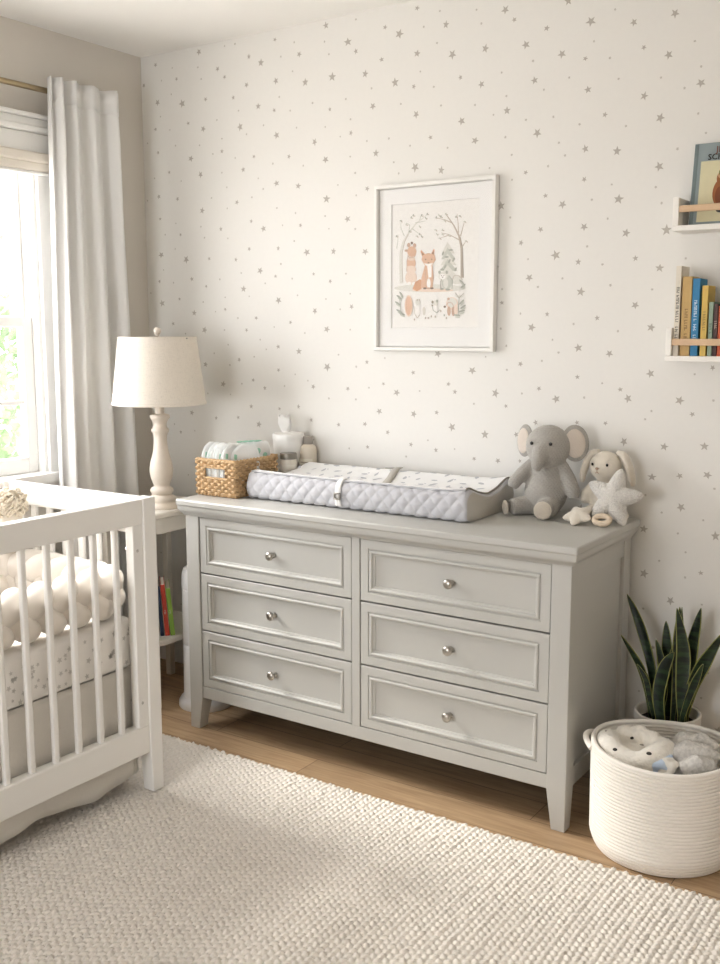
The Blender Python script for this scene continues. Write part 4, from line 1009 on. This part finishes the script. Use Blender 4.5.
lumpy('knitted_blanket', (c1.x, c1.y, cz0 - .03), [((.0, 0, .0), (.065, .09, .045)), ([(-.055, -.055, .03), (-.01, -.02, .055), (.03, .0, .045), (.06, .02, .03)], [.024, .030, .030, .022], 12), ([(-.04, .07, .03), (.0, .075, .05), (.05, .06, .035)], [.024, .028, .022], 12), ([(-.06, .03, .03), (-.045, .06, .05), (-.02, .085, .04)], [.022, .027, .02], 12), ([(-.01, -.085, .02), (.03, -.06, .04), (.06, -.03, .03)], [.022, .026, .02], 12)], GK, 'chunky grey knitted blanket bunched in the rope basket', 'blanket')
c2 = at(659, 765, 'z', cz0)
BL = mat('pale_blue_cotton', '#b4c3d6', .9, var=.10, vscale=50, bump=('linen', 90, .4, .001))
lumpy('blue_cloth', (c2.x, c2.y, cz0 - .02), [([(-.052 + .004 * k, -.030 + .014 * k, -.004), (-.020 + .004 * k, -.020 + .014 * k, .020 + .003 * k), (.010 + .004 * k, -.012 + .013 * k, .026 + .003 * k), (.036, -.010 + .012 * k, .008)], [.006, .013, .013, .007], 10) for k in range(4)] + [((-.006, 0, -.004), (.046, .036, .018))], BL, 'folded pale blue cloth between the blankets in the rope basket', 'cloth')
c3 = at(668, 763, 'z', cz0 + .01)
lumpy('white_cloth', (c3.x, c3.y, cz0 - .02), [([(-.012, -.03, .0), (-.006, .0, .03), (.004, .025, .03)], [.010, .016, .012], 10), ([(.010, -.03, .0), (.014, -.002, .026), (.02, .02, .025)], [.009, .013, .010], 10)], mat('white_cotton', '#e6e2da', .9, var=.06, bump=('noise', 90, .5, .003)), 'small white cloth tucked beside the blue cloth in the rope basket', 'cloth')

# snake plant
ppx, ppy, PH = 2.328, -.135, .285
pt = thing('snake_plant', 'snake plant with upright yellow-edged leaves in a white pot behind the rope basket', 'plant', (ppx, ppy, 0))
POT = mat('white_pot', '#e4dfd6', .45, var=.02)
obj('pot', MB().lathe([(.07, 0), (.075, .004), (.097, PH - .03), (.1, PH - .026), (.1, PH), (.097, PH + .003), (.092, PH), (.090, PH - .03), (.088, PH - .03)], (ppx, ppy, 0), 48, cap=False).lathe([(.001, .001), (.07, .001)], (ppx, ppy, 0), 48, cap=False), POT, pt)
obj('soil', MB().lathe([(.0895, PH - .035), (.06, PH - .028), (.001, PH - .025)], (ppx, ppy, 0), 40), mat('potting_soil', '#2a211a', .95, var=.4, vscale=150, bump=('noise', 150, 1, .006)), pt)
def leafmat():
    m = bpy.data.materials.new('snake_leaf'); m.use_nodes = True; N = m.node_tree.nodes; L = m.node_tree.links; p = N['Principled BSDF']
    tc = N.new('ShaderNodeTexCoord'); nz = N.new('ShaderNodeTexNoise'); mp = N.new('ShaderNodeMapping'); mp.inputs['Scale'].default_value = (14, 14, 75); L.new(tc.outputs['Object'], mp.inputs[0]); L.new(mp.outputs[0], nz.inputs['Vector']); nz.inputs['Scale'].default_value = 1; nz.inputs['Detail'].default_value = 3
    r = N.new('ShaderNodeValToRGB'); e = r.color_ramp.elements; e[0].position = .42; e[0].color = col('#131f16'); e[1].position = .62; e[1].color = col('#2e4229'); L.new(nz.outputs['Fac'], r.inputs[0]); L.new(r.outputs[0], p.inputs['Base Color']); p.inputs['Roughness'].default_value = .4
    return m
LM = leafmat(); LE = mat('leaf_margin', '#8f9050', .45, var=.1)
def leaf(pix, y, w0, face=0, y_tip=None):
    """blade whose centre line runs from the soil through the given photograph points, at depth y (tip at y_tip)"""
    y_tip = y if y_tip is None else y_tip; k = len(pix)
    P = [at(u, v, 'y', y + (y_tip - y) * i / (k - 1)) for i, (u, v) in enumerate(pix)]
    n = 28; Q = []
    for i in range(n + 1):
        t = i / n * (k - 1); a = min(k - 2, int(t)); f = t - a
        p0, p1, p2, p3 = P[max(a - 1, 0)], P[a], P[a + 1], P[min(a + 2, k - 1)]
        Q.append(.5 * ((2 * p1) + (p2 - p0) * f + (2 * p0 - 5 * p1 + 4 * p2 - p3) * f * f + (3 * p1 - p0 - 3 * p2 + p3) * f ** 3))
    Q[0].z = min(Q[0].z, PH - .04)
    b = MB(); rows = []
    sd = Vector((math.cos(face), math.sin(face), 0))
    for i, q in enumerate(Q):
        t = i / n; w = w0 * (.50 + .5 * math.sin(PI * min(1, t * 1.25 + .05) * .5 + 0)) * (1 if t < .55 else max(0, 1 - ((t - .55) / .45) ** 1.7)) + .0006
        tg = (Q[min(i + 1, n)] - Q[max(i - 1, 0)]).normalized(); s_ = (sd - tg * sd.dot(tg)).normalized(); nn = tg.cross(s_); nn = nn if nn.y < 0 else -nn
        tw = .25 * math.sin(3 * t + face * 5); s_ = (s_ * math.cos(tw) + nn * math.sin(tw)).normalized()
        w *= .80
        rows.append([tuple(q + s_ * (w * x) - nn * (abs(x) ** 2 * -w * .22)) for x in (-1, -.88, -.45, 0, .45, .88, 1)])
    for i in range(n):
        nb = len(b.v)
    b.v = [p for r in rows for p in r]
    for i in range(n):
        for j in range(6):
            b.f.append((i * 7 + j, i * 7 + j + 1, (i + 1) * 7 + j + 1, (i + 1) * 7 + j)); b.mi.append(1 if j in (0, 5) else 0)
    o = obj('leaf', b, [LM, LE], pt, smooth=60, fixn=False); md = o.modifiers.new('s', 'SOLIDIFY'); md.thickness = .0025; md.offset = 0
leaf([(655, 716), (652, 670), (640, 625), (627, 594)], -.115, .021, .1, -.10)
leaf([(652, 716), (648, 690), (640, 665), (621, 635)], -.135, .020, -.1, -.14)
leaf([(654, 718), (650, 700), (646, 680), (637, 664)], -.15, .012, .2, -.155)
leaf([(665, 716), (668, 680), (667, 645), (666, 621)], -.085, .022, .1, -.08)
leaf([(660, 716), (664, 690), (661, 660), (656, 639)], -.12, .016, .3, -.12)
leaf([(661, 722), (659, 695), (665, 668), (674, 652)], -.175, .030, -.1, -.17)
leaf([(676, 716), (676, 680), (681, 650), (682, 607)], -.09, .012, .2, -.07)
leaf([(672, 720), (675, 680), (677, 640), (680, 607)], -.14, .022, .9, -.13)
leaf([(682, 718), (682, 690), (683, 650), (677, 608)], -.155, .028, .35, -.15)
leaf([(684, 716), (688, 680), (693, 645), (701, 608)], -.11, .030, -.1, -.09)
leaf([(684, 716), (693, 685), (706, 660), (724, 632)], -.14, .027, .25, -.16)
leaf([(682, 718), (688, 700), (696, 680), (703, 664)], -.16, .015, .2, -.17)
leaf([(668, 714), (671, 690), (672, 665), (676, 640)], -.10, .024, .3, -.09)

# ------------------------------------------------------------------ rug
rx0, rx1, ry0, ry1 = .46, 3.35, -3.75, -.652
NX, NY = 860, 900
X = np.linspace(rx0, rx1, NX); Y = np.linspace(ry0, ry1, NY); gx, gy = np.meshgrid(X, Y)
# chunky looped rows: bobbles alternate between neighbouring rows
PXR, PYR = .0175, .0215
wob = .004 * np.sin(gx * 3.1 + 1) + .003 * np.sin(gx * 8.3 + gy * 2.0)
wob2 = .004 * np.sin(gy * 4.7) + .002 * np.sin(gx * 11 + gy * 7)
row = np.floor((gx + wob2) / PXR); fu = (gx + wob2) / PXR - row - .5
cv = (gy + wob) / PYR + .5 * (row % 2) ; cell = np.floor(cv); fv = cv - cell - .5
hsh = np.abs(np.sin(row * 12.9898 + cell * 78.233) * 43758.5453) % 1
fvs = fv + .35 * fu * np.where(row % 2 > 0, 1, -1)
d2 = (fu / .56) ** 2 + (fvs / .52) ** 2
Z = .004 + np.sqrt(np.clip(1 - d2, 0, 1)) * (.0065 + .0035 * hsh)
Z += .0016 * np.sin(gx * 900 + hsh * 20) * np.sin(gy * 800 + hsh * 9)
ed = np.minimum(np.minimum(gx - rx0, rx1 - gx), np.minimum(gy - ry0, ry1 - gy))
Z = np.where(ed < .002, .0005, Z + .003)
gyy = gy + (ed < .03) * 0 + np.where(gy > ry1 - .04, .005 * np.sin(gx * 130) * np.sin(gx * 37) , 0)
me = bpy.data.meshes.new('rug'); me.vertices.add(NX * NY); me.vertices.foreach_set('co', np.stack([gx, gyy, Z], -1).astype(np.float32).ravel())
ii = (np.arange(NY - 1)[:, None] * NX + np.arange(NX - 1)[None]).ravel(); q = np.stack([ii, ii + 1, ii + NX + 1, ii + NX], -1).astype(np.int32)
me.loops.add(q.size); me.loops.foreach_set('vertex_index', q.ravel()); me.polygons.add(len(q)); me.polygons.foreach_set('loop_start', np.arange(0, q.size, 4, dtype=np.int32)); me.polygons.foreach_set('loop_total', np.full(len(q), 4, np.int32))
me.update(); me.validate(); me.shade_smooth()
me.materials.append(mat('ivory_wool', '#e5ded4', .95, var=.08, vscale=60, bump=('noise', 350, .6, .003), sheen=.35))
rug = bpy.data.objects.new('rug', me); C.objects.link(rug); tag(rug, 'chunky ivory looped wool rug covering the floor in front', 'rug')

# ------------------------------------------------------------------ crib
cx0, cx1, cy0, cy1 = .283, .988, -2.40, -.975
GZ = .0187
cb = thing('crib', 'white slatted baby crib standing at the left on the rug', 'crib', ((cx0 + cx1) / 2, (cy0 + cy1) / 2, GZ))
ZT = .957
def cpost(x0, x1, y0, y1, ox, oy):
    f = .006
    lo = [(x0 + (f if ox < 0 else 0), y0 + (f if oy < 0 else 0)), (x1 - (f if ox > 0 else 0), y0 + (f if oy < 0 else 0)), (x1 - (f if ox > 0 else 0), y1 - (f if oy > 0 else 0)), (x0 + (f if ox < 0 else 0), y1 - (f if oy > 0 else 0))]
    hi = [(x0, y0), (x1, y0), (x1, y1), (x0, y1)]
    return MB().loft([[(x, y, GZ) for x, y in lo], [(x, y, .15) for x, y in hi], [(x, y, ZT) for x, y in hi]], True, True)
PT = .050
for x0, ox in ((cx0, 1), (cx1 - PT, -1)):
    for y0, oy in ((cy0, 1), (cy1 - PT, -1)):
        obj('leg', cpost(x0, x0 + PT, y0, y0 + PT, ox, oy), CRIB, cb, bevel=.003)
ya, yb_ = cy0 + PT, cy1 - PT
for xo, lab in ((cx1, 'near'), (cx0 + .04, 'far')):
    x0, x1 = xo - .042, xo - .004
    obj('top_rail', MB().box(x0, x1, ya, yb_, .878, .955), CRIB, cb, bevel=.004)
    obj('bottom_rail', MB().box(x0, x1, ya, yb_, .152, .243), CRIB, cb, bevel=.004)
    for y in (ya, yb_ - .041): obj('stile', MB().box(x0 + .004, x1 - .002, y, y + .041, .24, .88), CRIB, cb, bevel=.003)
    k = 0; y = -1.124
    while y > ya + .06:
        obj('slat', MB().box(x0 + .012, x0 + .028, y - .010, y + .010, .235, .885), CRIB, cb, bevel=.005, seg=3); y -= .0835
for yo in (cy1, cy0 + .04):
    y0, y1 = yo - .036, yo - .004
    obj('top_rail', MB().box(cx0 + PT, cx1 - PT, y0, y1, .882, .955), CRIB, cb, bevel=.004)
    obj('bottom_rail', MB().box(cx0 + PT, cx1 - PT, y0, y1, .17, .243), CRIB, cb, bevel=.004)
    n = 8; 
    for i in range(n):
        x = cx0 + PT + (cx1 - cx0 - 2 * PT) * (i + .5) / n
        obj('slat', MB().box(x - .0115, x + .0115, y0 + .008, y0 + .024, .235, .89), CRIB, cb, bevel=.005, seg=3)
for z in (.80, .32):
    s_ = obj('bolt', MB().tube([(cx1 - PT - .004, cy1 - PT - .024, z), (cx1 - .006, cy1 - PT - .024, z)], .005, 12), NICKEL, cb)
# mattress platform (holds the mattress)
obj('mattress_base', MB().box(cx0 + .09, cx1 - .09, cy0 + .03, cy1 - .03, .40, .426), CRIB, cb)
# mattress with star sheet
mxa, mxb, mya, myb, mz0, mz1 = cx0 + .062, cx1 - .050, cy0 + .07, cy1 - .048, .428, .585
mt = thing('crib_mattress', 'crib mattress in a white sheet dotted with small grey stars', 'mattress', ((mxa + mxb) / 2, (mya + myb) / 2, mz0))
SHEET = mat('white_sheet', '#f1eeea', .9, var=.02, bump=('linen', 70, .3, .001))
b = MB(); 
b.loft([rrect(mxa + i, mxb - i, mya + i, myb - i, .04 - i * .5, z) for i, z in ((.018, mz0), (.004, mz0 + .006), (0, mz0 + .02), (0, mz1 - .025), (.006, mz1 - .008), (.024, mz1))], True, True)
b.m = 1
for _ in range(260):
    y, z = rng.uniform(mya + .05, myb - .03), rng.uniform(mz0 + .01, mz1 - .03); r = rng.uniform(.006, .011); a0 = rng.uniform(0, 6)
    if rng.uniform() < .5:
        b.poly([(mxb + .0006, y + (r if i % 2 == 0 else r * .45) * math.cos(a0 + PI * i / 5), z + (r if i % 2 == 0 else r * .45) * math.sin(a0 + PI * i / 5)) for i in range(10)])
obj('fitted_sheet', b, [SHEET, mat('sheet_star_print', '#cfccc8', .85)], mt, smooth=50, fixn=False)
# skirt hanging below the mattress, almost to the rug
SK = mat('oatmeal_linen_skirt', '#dad6cf', .9, var=.05, vscale=25, bump=('linen', 75, .45, .0012))
sk = thing('crib_skirt', 'oatmeal linen crib skirt hanging below the mattress to the rug', 'crib skirt', ((mxa + mxb) / 2, (mya + myb) / 2, .06))
def panel(p0, p1, nx_, ny_):
    n = 90; rows = []
    for i in range(14):
        t = i / 13; z = .426 + (.062 - .426) * t; r = []
        for j in range(n):
            u = j / (n - 1); w = (.006 * math.sin(u * 24 + .6 * math.sin(7 * u)) + .004 * math.sin(u * 61)) * t
            x, y = p0[0] + (p1[0] - p0[0]) * u, p0[1] + (p1[1] - p0[1]) * u; dz_ = .010 * math.sin(u * 19 + 1) * t * (t > .9)
            r.append((x + nx_ * w, y + ny_ * w, z + dz_))
        rows.append(r)
    return MB().grid(rows)
for p0, p1, nn in (((mxb - .010, mya), (mxb - .010, myb + .005), (1, 0)), ((mxa, myb - .004), (mxb - .010, myb - .004), (0, 1)), ((mxa + .002, mya), (mxa + .002, myb), (-1, 0))):
    o = obj('skirt_panel', panel(p0, p1, *nn), SK, sk, smooth=80); md = o.modifiers.new('s', 'SOLIDIFY'); md.thickness = .002
# braided bumper lying along the inside
BRAID = mat('ivory_jersey', '#e9e2d9', .95, var=.03, vscale=60, bump=('noise', 240, .25, .001), sheen=.3)
bu = thing('braided_bumper', 'thick ivory three-strand braided bumper lying around the crib mattress', 'bumper', ((mxa + mxb) / 2, myb - .2, mz1))
# path from the near front side, round the far corner, along the end and down the far side
def bpath(s):
    r = .045; xa, xb, yc = mxa + .060, mxb - .050, myb - .046
    L1 = 1.15; 
    if s < L1 - r: return Vector((xb, yc - L1 + s, 0)), Vector((1, 0, 0))
    s -= L1 - r
    q = PI / 2 * r
    if s < q: a = s / r; return Vector((xb - r + r * math.cos(a), yc - r + r * math.sin(a), 0)), Vector((math.cos(a), math.sin(a), 0))
    s -= q; l2 = xb - xa - 2 * r
    if s < l2: return Vector((xb - r - s, yc, 0)), Vector((0, 1, 0))
    s -= l2
    if s < q: a = s / r + PI / 2; return Vector((xa + r + r * math.cos(a), yc - r + r * math.sin(a), 0)), Vector((math.cos(a), math.sin(a), 0))
    s -= q
    return Vector((xa, yc - r - s, 0)), Vector((-1, 0, 0))
Ltot = 1.05 + PI / 2 * .09 + (mxb - mxa - .110 - .09) + .95
per = .27
for kk in range(3):
    P = []; n = int(Ltot / .012)
    for i in range(n + 1):
        s = Ltot * i / n; p, nn = bpath(s); t = 2 * PI * s / per + 2 * PI * kk / 3
        P.append(tuple(p + nn * (.024 * math.sin(2 * t)) + Vector((0, 0, mz1 + .085 + .044 * math.sin(t)))))
    o = obj('strand', MB().tube(P, [.0385 + .0015 * math.sin(i * .9) for i in range(n + 1)], 18), BRAID, bu, smooth=80)
# cream pompom toy peeking over the far rail
c = at(11, 503, 'y', -1.09)
pp = thing('pompom_toy', 'fluffy cream pompom-headed toy propped inside the crib far corner', 'plush toy', (c.x, -1.09, mz1 + .17))
FUR = mat('cream_yarn', '#e0d5c2', .95, var=.10, vscale=80, sheen=.4)
b = MB()
for _ in range(260):
    d = Vector(rng.normal(size=3)).normalized(); a = d.orthogonal().normalized(); R_ = .045
    ct = Vector((c.x, -1.09, c.z - .004)) + d * R_ * rng.uniform(.5, .85); q = []
    for k in range(7): t = PI * k / 6; q.append(tuple(ct + d * (.018 * math.sin(t)) + a * (.010 * math.cos(t))))
    b.tube(q, .0042, 5)
b.ell((c.x, -1.09, c.z - .004), (.034, .034, .034))
obj('pompom_head', b, FUR, pp, smooth=80, fixn=False)
obj('cloth_body', MB().lathe([(.050, mz1 + .17), (.052, mz1 + .18), (.050, mz1 + .19), (.044, mz1 + .22), (.030, c.z - .035), (.012, c.z - .01)], (c.x, -1.09, 0), 32), CREAM, pp)

# ------------------------------------------------------------------ light: sky through the left window and the added rear one, soft sun outdoors
w = bpy.data.worlds.new('sky'); sc.world = w; w.use_nodes = True; N = w.node_tree.nodes; L = w.node_tree.links
bg = N['Background']; bg.inputs[0].default_value = (.965, .975, 1, 1); bg.inputs[1].default_value = 10.0
def portal(name, loc, rot, sx, sy):
    l = bpy.data.lights.new(name, 'AREA'); l.shape = 'RECTANGLE'; l.size = sx; l.size_y = sy; l.cycles.is_portal = True
    o = bpy.data.objects.new(name, l); C.objects.link(o); o.location = loc; o.rotation_euler = rot
portal('window_portal', (-.11, ym, (WZ0 + WZ1) / 2), (0, math.radians(-90), 0), WZ1 - WZ0, WY1 - WY0)
portal('fill_window_portal', ((FA + FB) / 2, FY - .05, (FC + FD) / 2), (math.radians(90), 0, 0), FB - FA, FD - FC)  # sky portal of the added fill window behind the camera
sun = bpy.data.lights.new('sun', 'SUN'); sun.energy = 5.0; sun.angle = math.radians(16); sun.color = (1, .965, .91)
so = bpy.data.objects.new('sun', sun); C.objects.link(so); so.rotation_euler = Vector((1, .10, -.80)).to_track_quat('-Z', 'Y').to_euler()
sc.view_settings.view_transform = 'Standard'; sc.view_settings.look = 'None'; sc.view_settings.exposure = .36; sc.view_settings.gamma = 1.0
sc.cycles.max_bounces = 10; sc.cycles.diffuse_bounces = 6; sc.cycles.transparent_max_bounces = 16; sc.cycles.caustics_reflective = False; sc.cycles.caustics_refractive = False
sc.cycles.use_denoising = True
sc.cycles.sample_clamp_indirect = 6
